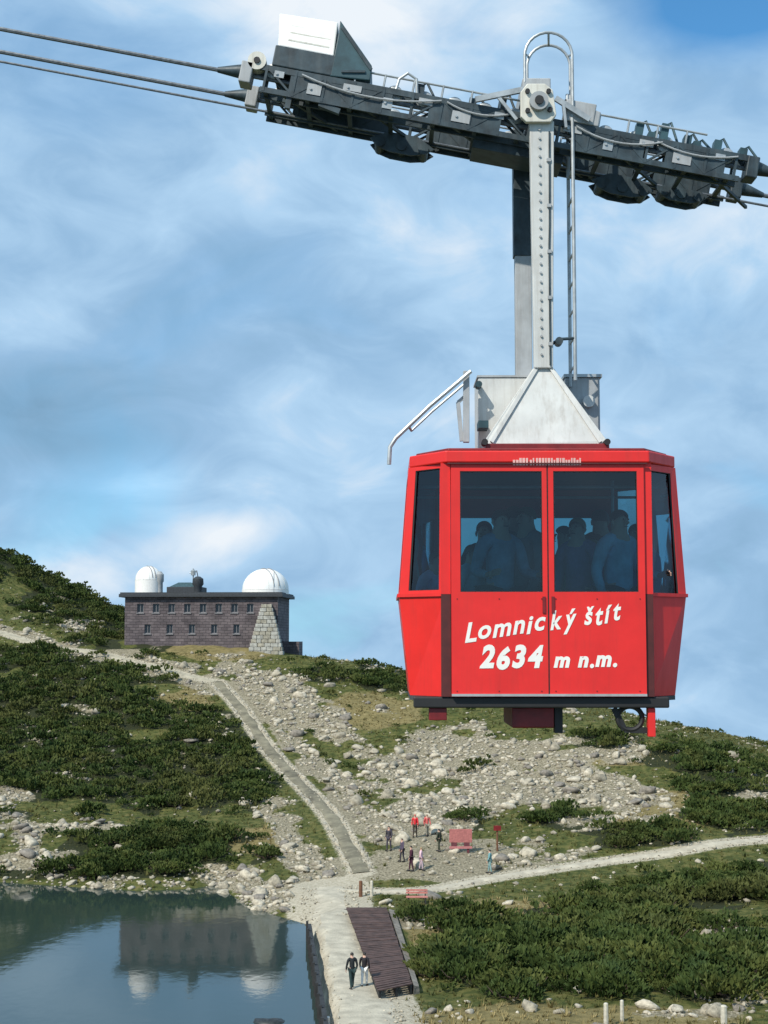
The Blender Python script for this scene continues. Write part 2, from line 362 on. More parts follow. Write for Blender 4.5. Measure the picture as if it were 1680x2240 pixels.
def ground_z(X, Y):
    X = np.asarray(X, float); Y = np.asarray(Y, float)
    z = base_z(X, Y)
    quiet = np.ones(X.shape)
    for ln, w in ((TRAIL, 1.6), (UPTRAIL, 1.4), (RPATH, 1.6), (DAM, 4.0)):
        d = line_dist(X, Y, ln); quiet = np.minimum(quiet, sstep(w, w+3, d))
    z = z+noise_z(X, Y)*quiet*(.35+.65*sstep(100, 130, Y))
    sd = poly_sd(X, Y, LK)
    damside = sstep(-9.0, -6.0, X)*(1-sstep(92, 97, Y))
    w = 3.5*(1-damside)+.25*damside
    land = np.maximum(z, .25)*np.clip(sd/w, 0, 1)**.8-.05
    return np.where(sd > 0, np.minimum(np.where(sd < w, land, z), np.maximum(z, .25)), -.05-np.minimum(1.6, -sd*.35))

def blobs(px, py, L):
    v = np.zeros(np.shape(px))
    for (cx, cy, rx, ry, *r) in L:
        a = R(r[0]) if r else 0
        dx = px-cx; dy = py-cy
        u = (dx*math.cos(a)+dy*math.sin(a))/rx; w = (-dx*math.sin(a)+dy*math.cos(a))/ry
        v = np.maximum(v, np.clip(1.35-np.hypot(u, w), 0, 1)/.9)
    return np.clip(v, 0, 1)
SCREE_B = [(1850, 1960, 90, 25), (2200, 2150, 150, 40), (1880, 1745, 100, 22), (2150, 1850, 120, 25), (-250, 1900, 200, 25), (-450, 1720, 130, 40), (-250, 1380, 150, 20), (690, 1670, 85, 42, 45), (745, 1735, 75, 45, 45), (620, 1590, 70, 42, 45), (560, 1540, 60, 40, 40), (1010, 1760, 120, 40), (600, 1520, 130, 45, 20), (760, 1620, 150, 45, 30), (980, 1660, 190, 75), (1150, 1690, 230, 90), (1340, 1740, 130, 55, 15), (880, 1790, 130, 60), (1010, 1890, 280, 45), (570, 1950, 120, 45, 20), (650, 1860, 45, 110, -30),
           (330, 1450, 120, 22, 12), (60, 1395, 110, 16, 15), (60, 1880, 110, 28), (130, 1810, 160, 12), (1600, 2062, 110, 26, 6), (170, 1368, 46, 18), (540, 1370, 40, 40), (20, 1740, 60, 25), (1650, 1742, 40, 10), (720, 1930, 90, 40), (460, 1500, 60, 25), (60, 1850, 40, 40)]
DRY_B = [(1080, 2250, 340, 60), (1300, 2250, 330, 50), (1640, 2150, 60, 40), (400, 1540, 90, 50), (560, 1840, 110, 35), (940, 2060, 60, 90), (820, 1560, 120, 50), (1450, 1790, 130, 60), (1130, 2000, 160, 40), (480, 1420, 160, 25), (1350, 1650, 120, 30)]
PINE_B = [(1980, 1790, 220, 60), (2030, 2060, 260, 90), (2330, 1930, 240, 90), (2050, 1930, 160, 30), (1950, 1700, 200, 40), (-330, 1580, 320, 150), (-360, 1850, 260, 50), (-300, 1330, 260, 90), (170, 1550, 290, 115), (490, 1680, 120, 105), (250, 1690, 330, 100), (340, 1860, 260, 55), (150, 1300, 260, 85, 28), (450, 1600, 90, 60), (60, 1440, 160, 30), (240, 1415, 40, 25), (830, 1490, 70, 28, 18), (1300, 2080, 330, 105), (1090, 2120, 150, 75), (1590, 1945, 190, 70), (1560, 1690, 170, 55, 14), (1400, 1980, 120, 40), (1600, 1790, 120, 45),
          (1420, 1830, 140, 30), (1035, 1790, 38, 28), (1320, 1625, 90, 22), (1500, 2130, 150, 60), (1060, 1695, 60, 20), (1230, 1790, 70, 25), (700, 1475, 60, 18, 8), (90, 1910, 200, 18), (620, 1390, 30, 18)]
THICKET_B = [(1290, 2085, 270, 85), (1130, 2100, 120, 70), (1490, 2110, 130, 60)]
def masks(X, Y, Z):
    px, py = proj(X, Y, Z)
    n = fbm(X, Y, 5, 4, 40); n2 = fbm(X, Y, 2.2, 3, 60)
    scree = sstep(.25, .75, blobs(px, py, SCREE_B)*.95+.85*n+.55*n2)
    dry = sstep(.2, .8, blobs(px, py, DRY_B)+.5*n+.2*n2)
    pine = sstep(.38, .62, np.maximum(blobs(px, py, PINE_B)*.92, blobs(px, py, THICKET_B)*1.3)+.70*n+.35*n2)
    return scree, dry, pine

def axis(lo, hi, step, far_lo, far_hi, grow=1.16):
    a = list(np.arange(lo, hi+1e-6, step)); s = step
    while a[-1] < far_hi: s *= grow; a.append(a[-1]+s)
    s = step
    while a[0] > far_lo: s *= grow; a.insert(0, a[0]-s)
    return np.array(a)
ax_ = axis(-66, 58, .45, -420, 420); ay_ = axis(58, 232, .45, -40, 640)
GX, GY = np.meshgrid(ax_, ay_); GZ = ground_z(GX, GY)
GZ = GZ-np.maximum(0, GY-330)*.10-np.maximum(0, np.abs(GX)-160)*.03
def grid_lookup(x, y):                    # bilinear height of the finished sheet
    i = np.clip(np.searchsorted(ax_, x)-1, 0, len(ax_)-2); j = np.clip(np.searchsorted(ay_, y)-1, 0, len(ay_)-2)
    tx = (x-ax_[i])/(ax_[i+1]-ax_[i]); ty = (y-ay_[j])/(ay_[j+1]-ay_[j])
    return (GZ[j, i]*(1-tx)+GZ[j, i+1]*tx)*(1-ty)+(GZ[j+1, i]*(1-tx)+GZ[j+1, i+1]*tx)*ty
def gz(x, y): return float(grid_lookup(np.array([x]), np.array([y]))[0])

def np_mesh(name, V, F):                  # V (n,3), F (m,k) uniform polygons
    me = bpy.data.meshes.new(name); V = np.ascontiguousarray(V, np.float32); F = np.ascontiguousarray(F, np.int32)
    m, k = F.shape
    me.vertices.add(len(V)); me.vertices.foreach_set('co', V.ravel())
    me.loops.add(m*k); me.loops.foreach_set('vertex_index', F.ravel())
    me.polygons.add(m); me.polygons.foreach_set('loop_start', np.arange(0, m*k, k, dtype=np.int32))
    me.update(calc_edges=True); return me
nx, ny = len(ax_), len(ay_)
V = np.stack([GX.ravel(), GY.ravel(), GZ.ravel()], 1)
q = (np.arange(ny-1)[:, None]*nx+np.arange(nx-1)[None]).ravel()
gm = np_mesh('ground', V, np.stack([q, q+1, q+1+nx, q+nx], 1)); gm.shade_smooth()
S_, D_, PN_ = masks(GX, GY, GZ)
gravel = np.maximum.reduce([1-sstep(1.2, 2.6, line_dist(GX, GY, DAM)-.9), (1-sstep(.4, 1.7, line_dist(GX, GY, RPATH)))*.9, (1-sstep(.5, 1.7, line_dist(GX, GY, TRAIL)))*.85, (1-sstep(.4, 1.5, line_dist(GX, GY, UPTRAIL)))*.85])
for nm, arr in (('scree', S_), ('dry', D_), ('pine', PN_), ('gravel', gravel)):
    at_ = gm.attributes.new(nm, 'FLOAT', 'POINT'); at_.data.foreach_set('value', arr.ravel().astype(np.float32))

def ground_material():
    m = bpy.data.materials.new('alpine_ground'); m.use_nodes = True; t = m.node_tree; L = t.links.new; p = t.nodes['Principled BSDF']
    p.inputs['Roughness'].default_value = .95; p.inputs['Specular IOR Level'].default_value = .15
    tc = N(t, 'ShaderNodeTexCoord')
    def noise(s, d=8, r=.62):
        n = N(t, 'ShaderNodeTexNoise'); n.inputs['Scale'].default_value = s; n.inputs['Detail'].default_value = d; n.inputs['Roughness'].default_value = r
        L(tc.outputs['Object'], n.inputs['Vector']); return n.outputs['Fac']
    def ramp(f, *st):
        r = N(t, 'ShaderNodeValToRGB'); L(f, r.inputs[0]); e = r.color_ramp.elements
        e[0].position, e[0].color = st[0][0], (*st[0][1], 1); e[1].position, e[1].color = st[-1][0], (*st[-1][1], 1)
        for pz, c in st[1:-1]: q = e.new(pz); q.color = (*c, 1)
        return r.outputs[0]
    def mix(f, a, b):
        x = N(t, 'ShaderNodeMix', data_type='RGBA'); L(f, x.inputs[0]); L(a, x.inputs[6]); L(b, x.inputs[7]); return x.outputs[2]
    def attr(nm, n, k=.7):                # mask roughened by noise so borders break up
        a = N(t, 'ShaderNodeAttribute', attribute_name=nm)
        s = N(t, 'ShaderNodeMath', operation='MULTIPLY_ADD'); L(n, s.inputs[0]); s.inputs[1].default_value = k; s.inputs[2].default_value = -k/2
        d = N(t, 'ShaderNodeMath', operation='ADD'); L(a.outputs['Fac'], d.inputs[0]); L(s.outputs[0], d.inputs[1])
        r = N(t, 'ShaderNodeMapRange', interpolation_type='SMOOTHSTEP'); r.inputs['From Min'].default_value = .35; r.inputs['From Max'].default_value = .65; L(d.outputs[0], r.inputs['Value'])
        return r.outputs[0]
    nb, nm_, nf = noise(.35), noise(1.6), noise(6, 5, .7)
    grass = ramp(nm_, (.3, (.030, .042, .012)), (.46, (.064, .078, .022)), (.58, (.115, .116, .036)), (.72, (.165, .140, .060)))
    dryc = ramp(nm_, (.3, (.120, .105, .045)), (.6, (.230, .190, .085)), (.75, (.30, .25, .13)))
    peat = ramp(nf, (.3, (.014, .020, .009)), (.7, (.045, .050, .022)))
    scr = ramp(nf, (.33, (.075, .070, .040)), (.48, (.22, .195, .135)), (.68, (.43, .385, .28)))
    grv = ramp(nf, (.3, (.26, .23, .165)), (.5, (.42, .38, .29)), (.7, (.54, .50, .40)))
    c = mix(attr('dry', nb), grass, dryc); c = mix(attr('pine', nm_), c, peat); c = mix(attr('scree', nf, .9), c, scr); c = mix(attr('gravel', nf, 1.0), c, grv)
    L(c, p.inputs['Base Color'])
    b = N(t, 'ShaderNodeBump'); b.inputs['Strength'].default_value = .8; b.inputs['Distance'].default_value = .12; L(nf, b.inputs['Height']); L(b.outputs[0], p.inputs['Normal'])
    return m
M['ground'] = ground_material()
go = obj('ground', gm, M['ground']); tag(go, kind='structure')

# lake
def water_material():
    m = bpy.data.materials.new('lake_water'); m.use_nodes = True; t = m.node_tree; L = t.links.new; p = t.nodes['Principled BSDF']
    p.inputs['Base Color'].default_value = (.024, .043, .038, 1); p.inputs['Roughness'].default_value = .045; p.inputs['IOR'].default_value = 1.55
    tc = N(t, 'ShaderNodeTexCoord'); mp = N(t, 'ShaderNodeMapping'); mp.inputs['Scale'].default_value = (1, .6, 1); L(tc.outputs['Object'], mp.inputs[0])
    n = N(t, 'ShaderNodeTexNoise'); n.inputs['Scale'].default_value = 1.4; n.inputs['Detail'].default_value = 4; L(mp.outputs[0], n.inputs['Vector'])
    b = N(t, 'ShaderNodeBump'); b.inputs['Strength'].default_value = .085; b.inputs['Distance'].default_value = .05; L(n.outputs['Fac'], b.inputs['Height']); L(b.outputs[0], p.inputs['Normal'])
    return m
M['water'] = water_material()
wb = MB(); wb.add([(-110, 36, 0), (2, 36, 0), (2, 116, 0), (-110, 116, 0)], [(0, 1, 2, 3)])
tag(obj('lake', wb, M['water']), kind='structure')

# trail, paths
def ribbon(name, pts, hw, m, lift=.05, cross=8):
    b = MB(); vs = []; fs = []; fine = []
    for p, r in zip(pts[:-1], pts[1:]): fine += [p, p.lerp(r, .5)]
    fine.append(pts[-1]); pts = fine
    for i, p in enumerate(pts):
        d = (pts[min(i+1, len(pts)-1)]-pts[max(i-1, 0)]); n = Vector((d.y, -d.x)).normalized()
        h = hw(i/(len(pts)-1)) if callable(hw) else hw
        hs = [h*(1+.38*float(fbm(np.array([p.x+sg*40]), np.array([p.y]), 2.2, 3, 77)[0])) for sg in (-1, 1)]
        for k in range(cross+1):
            u = -1+2*k/cross; hh = hs[0] if u < 0 else hs[1]; x, y = p.x+n.x*hh*u, p.y+n.y*hh*u
            vs.append((x, y, gz(x, y)+lift*(1-1.5*abs(u)**3)))
    w = cross+1
    fs = [(i*w+k, (i+1)*w+k, (i+1)*w+k+1, i*w+k+1) for i in range(len(pts)-1) for k in range(cross)]
    b.add(vs, fs); o = obj(name, b, m, smooth=True); tag(o, kind='structure'); return o
M['trail'] = mat('grey_trail_surface', (.20, .182, .125), .95, var=.28, scale=.7, bump=.4, bscale=5)
M['gravel'] = mat('pale_gravel', (.47, .43, .335), .95, var=.16, scale=1.1, bump=.8, bscale=9, dirt=.5, dirtc=(.27, .24, .18))
M['gravel2'] = mat('grey_gravel', (.37, .34, .255), .95, var=.16, scale=.9, bump=.5, bscale=7)
trail = ribbon('trail', TRAIL, .66, M['trail'], .07)
ribbon('upper_trail', UPTRAIL, lambda t: .45, M['gravel2'], .06)
ribbon('path', RPATH, .50, M['gravel'], .07)
ribbon('dam_path', DAM, lambda t: 2.0-.85*t, M['gravel'], .08, 12)

# ------------------------------------------------------------------ observatory
def building():
    c = at(262, 1400, 190); c2 = at(595, 1416, 187); zb = 15.4; zt = at(440, 1306, 189).z
    ex = (c2-c).to_2d(); Lx = ex.length; ex = Vector((*ex.normalized(), 0)); ey = Vector((-ex.y, ex.x, 0)); up = Vector((0, 0, 1))
    # turn the block a little so that its right-hand end shows
    a = R(5); ex = Vector((math.cos(a)*ex.x-math.sin(a)*ex.y, math.sin(a)*ex.x+math.cos(a)*ex.y, 0)); ey = Vector((-ex.y, ex.x, 0))
    o = Vector((c.x+.6, c.y, 0)); W = Lx-.2; Dp = 11.5
    root = thing('observatory', 'dark stone observatory block with a flat roof on the crest of the ridge', 'observatory', (o.x, o.y, zb))
    def p(u, v, z): return o+ex*u+ey*v+up*z
    def bx(b, u0, u1, v0, v1, z0, z1):
        b.hexa([p(u0, v0, z0), p(u1, v0, z0), p(u1, v1, z0), p(u0, v1, z0), p(u0, v0, z1), p(u1, v0, z1), p(u1, v1, z1), p(u0, v1, z1)])
    # window layout on the front: (u, z, w, h)
    wins = [(1.6+i*2.05, zt-2.0, .85, 1.15) for i in range(9)]+[(2.6+i*2.9, zt-4.7, .8, 1.2) for i in range(6)]
    wall = MB(); us = sorted(set([0, W]+[u for w in wins for u in (w[0], w[0]+w[2])])); zs = sorted(set([zb, zt]+[z for w in wins for z in (w[1], w[1]+w[3])]))
    for i in range(len(us)-1):
        for j in range(len(zs)-1):
            um, zm = (us[i]+us[i+1])/2, (zs[j]+zs[j+1])/2
            if any(w[0] < um < w[0]+w[2] and w[1] < zm < w[1]+w[3] for w in wins): continue
            wall.add([p(us[i], 0, zs[j]), p(us[i+1], 0, zs[j]), p(us[i+1], 0, zs[j+1]), p(us[i], 0, zs[j+1])], [(0, 1, 2, 3)])
    for (u, z, w, h) in wins:             # reveals
        for a_, b_ in (((u, z), (u+w, z)), ((u+w, z), (u+w, z+h)), ((u+w, z+h), (u, z+h)), ((u, z+h), (u, z))):
            wall.add([p(a_[0], 0, a_[1]), p(b_[0], 0, b_[1]), p(b_[0], .35, b_[1]), p(a_[0], .35, a_[1])], [(0, 1, 2, 3)])
    wall.add([p(0, 0, zb), p(0, 0, zt), p(0, Dp, zt), p(0, Dp, zb)], [(0, 1, 2, 3)])
    wall.add([p(W, 0, zb), p(W, Dp, zb), p(W, Dp, zt), p(W, 0, zt)], [(0, 1, 2, 3)])
    wall.add([p(0, Dp, zb), p(0, Dp, zt), p(W, Dp, zt), p(W, Dp, zb)], [(0, 1, 2, 3)])
    obj('wall', wall, M['stone_wall'], root)
    for (u, z, w, h) in wins:
        f = MB()
        for q in ((u, u+.09, z, z+h), (u+w-.09, u+w, z, z+h), (u+.09, u+w-.09, z, z+.09), (u+.09, u+w-.09, z+h-.09, z+h), (u+w/2-.03, u+w/2+.03, z+.09, z+h-.09)):
            bx(f, q[0], q[1], .20, .28, q[2], q[3])
        fo = obj('window', f, M['frame_grey'], root)
        g = MB(); g.add([p(u+.05, .30, z+.05), p(u+w-.05, .30, z+.05), p(u+w-.05, .30, z+h-.05), p(u+.05, .30, z+h-.05)], [(0, 1, 2, 3)])
        obj('pane', g, M['window_dark'], fo)
        s = MB(); bx(s, u-.1, u+w+.1, -.12, .15, z-.13, z-.01); obj('sill', s, M['frame_grey'], fo)
    r = MB(); bx(r, -.7, W+.7, -.6, Dp+.5, zt, zt+.42); roof = obj('roof', r, M['roof_dark'], root, bevel=.04)
    r = MB(); bx(r, -.55, W+.55, -.45, Dp+.35, zt+.42, zt+.62); obj('parapet', r, M['roof_dark'], roof)
    r = MB(); bx(r, -.04, W+.04, -.06, -.003, zb, zb+1.6); obj('plinth', r, M['stone_wall'], root)
    zr = zt+.6
    # right dome: shallow drum, hemisphere, shutter slit
    def dome(uc, vc, rad, drum, dz, squash):
        cc = p(uc, vc, zr)
        d = MB(); d.lathe([(rad*1.02, -.1), (rad*1.02, drum)], cc, 40); dr = obj('dome_drum', d, M['white'], root, smooth=True)
        prof = [(rad*math.cos(a), drum+.03+squash*rad*math.sin(a)) for a in np.linspace(0, math.pi/2*.985, 14)]
        d = MB(); d.lathe(prof, cc, 48); dm = obj('dome', d, M['dome'], root, smooth=True)
        s = MB()
        for sgn in (-1, 1):
            pts = []
            for a in np.linspace(.15, math.pi*.62, 14):
                x = rad*1.012*math.cos(a); z = drum+.03+squash*rad*1.012*math.sin(a)
                pts.append(cc+Vector((.55*x+sgn*rad*.13*.83, -.83*x+sgn*rad*.13*.55, z)))
            s.tube(pts, .05, 6)
        obj('shutter_rail', s, M['frame_grey'], dm)
        s = MB()
        for k in range(14):
            a0 = 2*math.pi*k/14
            s.tube([cc+Vector((rad*1.004*math.cos(a)*math.cos(a0), rad*1.004*math.cos(a)*math.sin(a0), drum+.03+squash*rad*1.004*math.sin(a))) for a in np.linspace(.02, 1.4, 9)], .016, 4)
        obj('panel_seam', s, M['cream'], dm); tag(s_ := dm.children[-1], kind='stuff') if False else None
    u_r = (at(576, 1300, 192)-o).dot(ex)
    dome(u_r, 5.0, 3.05, .45, 0, .92)
    u_l = (at(318, 1280, 192)-o).dot(ex)
    dome(u_l, 4.0, 1.75, 1.75, 0, 1.05)
    # roof hut, instrument masts
    h = MB(); u0 = (at(362, 1290, 192)-o).dot(ex); bx(h, u0, u0+4.6, 3.0, 7.0, zr, zr+.85); hu = obj('roof_hut', h, M['roof_dark'], root, bevel=.05)
    h = MB(); h.hexa([p(u0+.3, 3.2, zr+.85), p(u0+4.2, 3.2, zr+.85), p(u0+4.2, 6.8, zr+.85), p(u0+.3, 6.8, zr+.85), p(u0+1.4, 3.8, zr+1.45), p(u0+3.0, 3.8, zr+1.45), p(u0+3.0, 6.2, zr+1.45), p(u0+1.4, 6.2, zr+1.45)]); obj('hut_roof', h, M['dark_teal'], hu)
    h = MB(); c0 = p((at(431, 1285, 192)-o).dot(ex), 3.2, zr); h.lathe([(.5, 0), (.55, .9), (.75, 1.2), (.7, 1.9), (.3, 2.2)], c0, 16); h.cyl(c0+Vector((0, 0, 2.1)), c0+Vector((-.2, 0, 3.0)), .06, 6); obj('instrument_housing', h, M['roof_dark'], root, smooth=True)
    h = MB(); c0 = p((at(417, 1285, 192)-o).dot(ex), 4.2, zr); h.tube([c0, c0+Vector((0, 0, 3.3))], .09, 8); h.tube([c0+Vector((-.5, 0, 2.7)), c0+Vector((.5, 0, 2.9))], .06, 6); h.lathe([(.30, 2.4), (.34, 3.0), (.1, 3.2)], c0, 12); obj('mast', h, M['steel'], root)
    h = MB(); c0 = p((at(345, 1285, 192)-o).dot(ex), 3.4, zr); h.lathe([(.42, 0), (.42, 1.4), (.55, 1.6), (.55, 2.5), (.2, 2.9)], c0, 14); obj('vent_stack', h, M['grey_mid'], root, smooth=True)
    # pale stone buttress stepping up to the right-hand corner, in courses of blocks
    uc = (at(582, 1400, 188)-o).dot(ex); rr = random.Random(3)
    blk = []
    zc = zb+.2; k = 0
    while zc < zt-1.0:
        half = 2.15*(1-(zc-zb)/(zt-zb-.2))**.9+.30; hgt = .5
        u = uc-half
        while u < uc+half-.15:
            w = min(rr.uniform(.6, 1.0), uc+half-u); b = MB(); d = rr.uniform(0, .10); th = .6+.9*(1-(zc-zb)/(zt-zb))
            bx(b, u+.02, u+w-.02, -th-d, -.07, zc+.02, zc+hgt-.02); obj('stone', b, M['pale_stone'] if rr.random() < .7 else M['kerb'], root, bevel=.05); u += w
        zc += hgt; k += 1
    # lightning rods
    h = MB(); c0 = p(W-.6, .5, zr); h.tube([c0, c0+Vector((0, 0, 2.6))], .05, 6); obj('lightning_rod', h, M['steel'], root)
    # low annex at the right-hand end
    h = MB(); bx(h, W+.003, W+2.4, 3, 7, zb-1, zb+2.4); obj('annex', h, M['stone_wall'], root)
building()

# ------------------------------------------------------------------ ropes
TH = math.atan(.1935)
AX = Vector((math.cos(TH), 0, -math.sin(TH))); NX = Vector((math.sin(TH), 0, math.cos(TH)))
XC = (1187-840)/FPX*12.9
C0 = Vector((XC, 13.4, 23.23-.1935*(XC+1.46)))
def car(s, y, n): return C0+AX*s+NX*n+Vector((0, y-13.4, 0))
def rope(y, n, r, label, s0=-75, s1=62):
    b = MB(); b.tube([car(s, y, n+.0007*(s*s)*0) for s in np.linspace(s0, s1, 24)], r, 8)
    o = obj('track_rope' if r > .02 else 'haul_rope', b, M['rope'], smooth=True); tag(o, label, 'cable')
rope(13.10, 0, .021, 'thick steel track rope nearer the viewer, upper of the two through the carriage')
rope(13.70, 0, .0215, 'thick steel track rope farther back, lower of the two through the carriage')
rope(13.60, -.13, .012, 'thin haul rope running just below the lower track rope')

# ------------------------------------------------------------------ cable car
def cable_car():
    YF = 12.5
    root = thing('cable_car', 'red cable car cabin hanging on a pale mast below its dark wheel carriage', 'cable car', at(1187, 1560, 13.4))
    def q(px, py, Y): return at(px, py, Y)
    zb, zbelt, zt = q(1187, 1524, YF).z, q(1187, 1300, YF).z, q(1187, 1013, YF).z
    zroof = q(1187, 987, YF).z
    xm = q(1187, 1300, YF).x
    YE, YR, YB = 12.86, 14.00, 14.36       # chamfer edge, rear chamfer edge, rear face
    def xs(px, Y=YF): return (px-840)/FPX*(Y/(CP))     # near enough for centre rows
    # half-section: x at each level from the photo
    lev = {zb: (q(897, 1524, YE).x, q(1477, 1524, YE).x), zbelt: (q(873, 1300, YE).x, q(1501, 1300, YE).x), zt: (q(894, 1013, YE).x, q(1477, 1013, YE).x)}
    xl, xr = q(975, 1300, YF).x, q(1423, 1300, YF).x
    def ring(z):
        a, b = lev[z]
        return [Vector((a, YE, z)), Vector((xl, YF+.03, z)), Vector((xr, YF+.03, z)), Vector((b, YE, z)), Vector((b, YR, z)), Vector((xr, YB, z)), Vector((xl, YB, z)), Vector((a, YR, z))]
    r0, r1, r2 = ring(zb), ring(zbelt), ring(zt)
    def panel(bl, br, tr, tl, holes, th=.04):
        b = MB(); nrm = (br-bl).cross(tl-bl).normalized()
        def S(s, t, d=0): return (bl*(1-s)+br*s)*(1-t)+(tl*(1-s)+tr*s)*t-nrm*d
        ss = sorted(set([0, 1]+[h[i] for h in holes for i in (0, 1)])); ts = sorted(set([0, 1]+[h[i] for h in holes for i in (2, 3)]))
        for i in range(len(ss)-1):
            for j in range(len(ts)-1):
                sm, tm = (ss[i]+ss[i+1])/2, (ts[j]+ts[j+1])/2
                if any(h[0] < sm < h[1] and h[2] < tm < h[3] for h in holes): continue
                b.add([S(ss[i], ts[j]), S(ss[i+1], ts[j]), S(ss[i+1], ts[j+1]), S(ss[i], ts[j+1])], [(0, 1, 2, 3)])
                b.add([S(ss[i], ts[j], th), S(ss[i+1], ts[j], th), S(ss[i+1], ts[j+1], th), S(ss[i], ts[j+1], th)], [(3, 2, 1, 0)])
        def edge(a, c): b.add([S(*a), S(*c), S(*c, th), S(*a, th)], [(0, 1, 2, 3)])
        for (s0, s1, t0, t1) in holes:
            edge((s0, t0), (s1, t0)); edge((s1, t0), (s1, t1)); edge((s1, t1), (s0, t1)); edge((s0, t1), (s0, t0))
        edge((0, 0), (0, 1)); edge((1, 1), (1, 0)); edge((1, 0), (0, 0)); edge((0, 1), (1, 1))
        panes = []
        for h in holes:
            g = MB(); e = .0
            g.add([S(h[0]-.0, h[2], th*.55), S(h[1], h[2], th*.55), S(h[1], h[3], th*.55), S(h[0], h[3], th*.55)], [(0, 1, 2, 3)])
            k = MB()                       # rubber seal round the pane
            c = [S(h[0], h[2], th*.3), S(h[1], h[2], th*.3), S(h[1], h[3], th*.3), S(h[0], h[3], th*.3)]
            for i in range(4): k.bar(c[i], c[(i+1) % 4], .016, .012)
            panes.append((g, k))
        return b, panes
    def put(name, pl, m=None, hole_seal=True, bevel=.006):
        b, panes = pl; o = obj(name, b, m or M['red'], root, bevel=0)
        for g, k in panes:
            obj('pane', g, M['glass'], o); obj('window_seal', k, M['rubber'], o)
        return o
    # corner panels and ends, lower and upper
    put('corner_panel', panel(r0[0], r0[1], r1[1], r1[0], []))
    put('corner_panel', panel(r0[2], r0[3], r1[3], r1[2], []))
    put('corner_window_frame', panel(r1[0], r1[1], r2[1], r2[0], [(.20, .86, .035, .97)]))
    put('corner_window_frame', panel(r1[2], r1[3], r2[3], r2[2], [(.06, .80, .0, .95)]))
    for i, j in ((3, 4), (4, 5), (6, 7), (7, 0)):
        put('end_panel' if (i, j) in ((3, 4), (7, 0)) else 'corner_panel', panel(r0[i], r0[j], r1[j], r1[i], []))
        put('end_window_frame' if (i, j) in ((3, 4), (7, 0)) else 'corner_window_frame', panel(r1[i], r1[j], r2[j], r2[i], [(.08, .92, .03, .95)]))
    put('rear_panel', panel(r0[5], r0[6], r1[6], r1[5], []))
    put('rear_window_frame', panel(r1[5], r1[6], r2[6], r2[5], [(.07, .48, .03, .72), (.52, .93, .03, .72)]))
    # recessed pillars either side of the doors
    for px0, px1 in ((965, 986), (1412, 1429)):
        b = MB(); b.box((q(px0, 1300, YF).x, YF+.005, zb), (q(px1, 1300, YF).x, YF+.06, zbelt)); obj('door_pillar', b, M['strip'], root)
        b = MB(); b.box((q(px0, 1300, YF).x, YF+.006, zbelt+.002), (q(px1, 1300, YF).x, YF+.06, zt)); obj('door_pillar', b, M['red'], root)
    # the pair of sliding doors
    xa, xmid, xb = q(987, 1300, YF).x, q(1199, 1300, YF).x, q(1411, 1300, YF).x
    yd = YF-.02; gap = .006
    zw0, zw1 = q(1187, 1295, YF).z, q(1187, 1031, YF).z
    def letters(text, px0, px1, py_base0, py_base1, hpx, shear, jit, seed, weight=.018):
        rr = random.Random(seed); a = q(px0, py_base0, yd); c = q(px1, py_base1, yd)
        chars = []; x = 0
        for ch in text:
            if ch == ' ': x += .32; continue
            cu = bpy.data.curves.new('t', 'FONT'); cu.body = ch; cu.offset = weight; cu.extrude = .012; cu.resolution_u = 4; cu.shear = shear
            to = bpy.data.objects.new('t', cu); me = bpy.data.meshes.new_from_object(to)
            co = np.array([v.co[:] for v in me.vertices]); fc = [tuple(p_.vertices) for p_ in me.polygons]
            lo, hi = co[:, 0].min(), co[:, 0].max(); co[:, 0] += x-lo
            co[:, 1] += rr.uniform(-jit, jit); s = 1+rr.uniform(-jit, jit)*.8; co[:, 1] *= s
            x += hi-lo+.055; chars.append((co, fc))
            bpy.data.objects.remove(to); bpy.data.curves.remove(cu); bpy.data.meshes.remove(me)
        tot = x-.055; sx = (c-a).length/tot; d = (c-a).normalized(); sy = (hpx/256.0)/.70; u = Vector((0, 0, 1))
        b = MB()
        for co, fc in chars:
            b.add([a+d*(v[0]*sx)+u*(v[1]*sy)+Vector((0, -.0025-v[2]*.1, 0)) for v in co], fc)
        return b
    doors = []
    for k, (x0, x1) in enumerate(((xa, xmid-gap), (xmid+gap, xb))):
        w0 = (q(1007, 1300, YF).x if k == 0 else q(1212, 1300, YF).x); w1 = (q(1187, 1300, YF).x if k == 0 else q(1396, 1300, YF).x)
        f = lambda X: (X-x0)/(x1-x0); g = lambda Z: (Z-zb)/(zt-zb)
        d = put('door', panel(Vector((x0, yd, zb)), Vector((x1, yd, zb)), Vector((x1, yd, zt)), Vector((x0, yd, zt)), [(f(w0), f(w1), g(zw0), g(zw1))], .035))
        b = MB(); b.box((x0+.02 if k == 1 else x1-.045, yd-.012, zbelt-.02), (x0+.045 if k == 1 else x1-.02, yd-.001, zbelt+.0-.16)); obj('handle', b, M['red_dark'], d)
        if k == 0:
            obj('lettering', letters('Lomnic', 1017, 1194, 1403, 1378, 40, .22, .05, 1, .026), M['letter'], d)
            obj('lettering', letters('2634', 1049, 1189, 1461, 1459, 45, .22, .03, 2, .045), M['letter'], d)
        else:
            obj('lettering', letters('ký štít', 1204, 1359, 1376, 1357, 40, .22, .05, 3, .026), M['letter'], d)
            obj('lettering', letters('m n.m.', 1211, 1350, 1458, 1458, 32, .22, .03, 4, .045), M['letter'], d)
    b = MB(); b.box((xmid-.025, yd-.01, zb+.01), (xmid+.025, yd-.002, zbelt)); obj('door_seal', MB().box((xmid-gap+.001, yd+.004, zb), (xmid+gap-.001, yd+.03, zt)), M['rubber'], root)
    b = MB(); b.box((xa-.03, YF-.045, zt-.012), (xb+.03, YF-.022, zt-.002)); obj('door_rail', b, M['strip'], root)
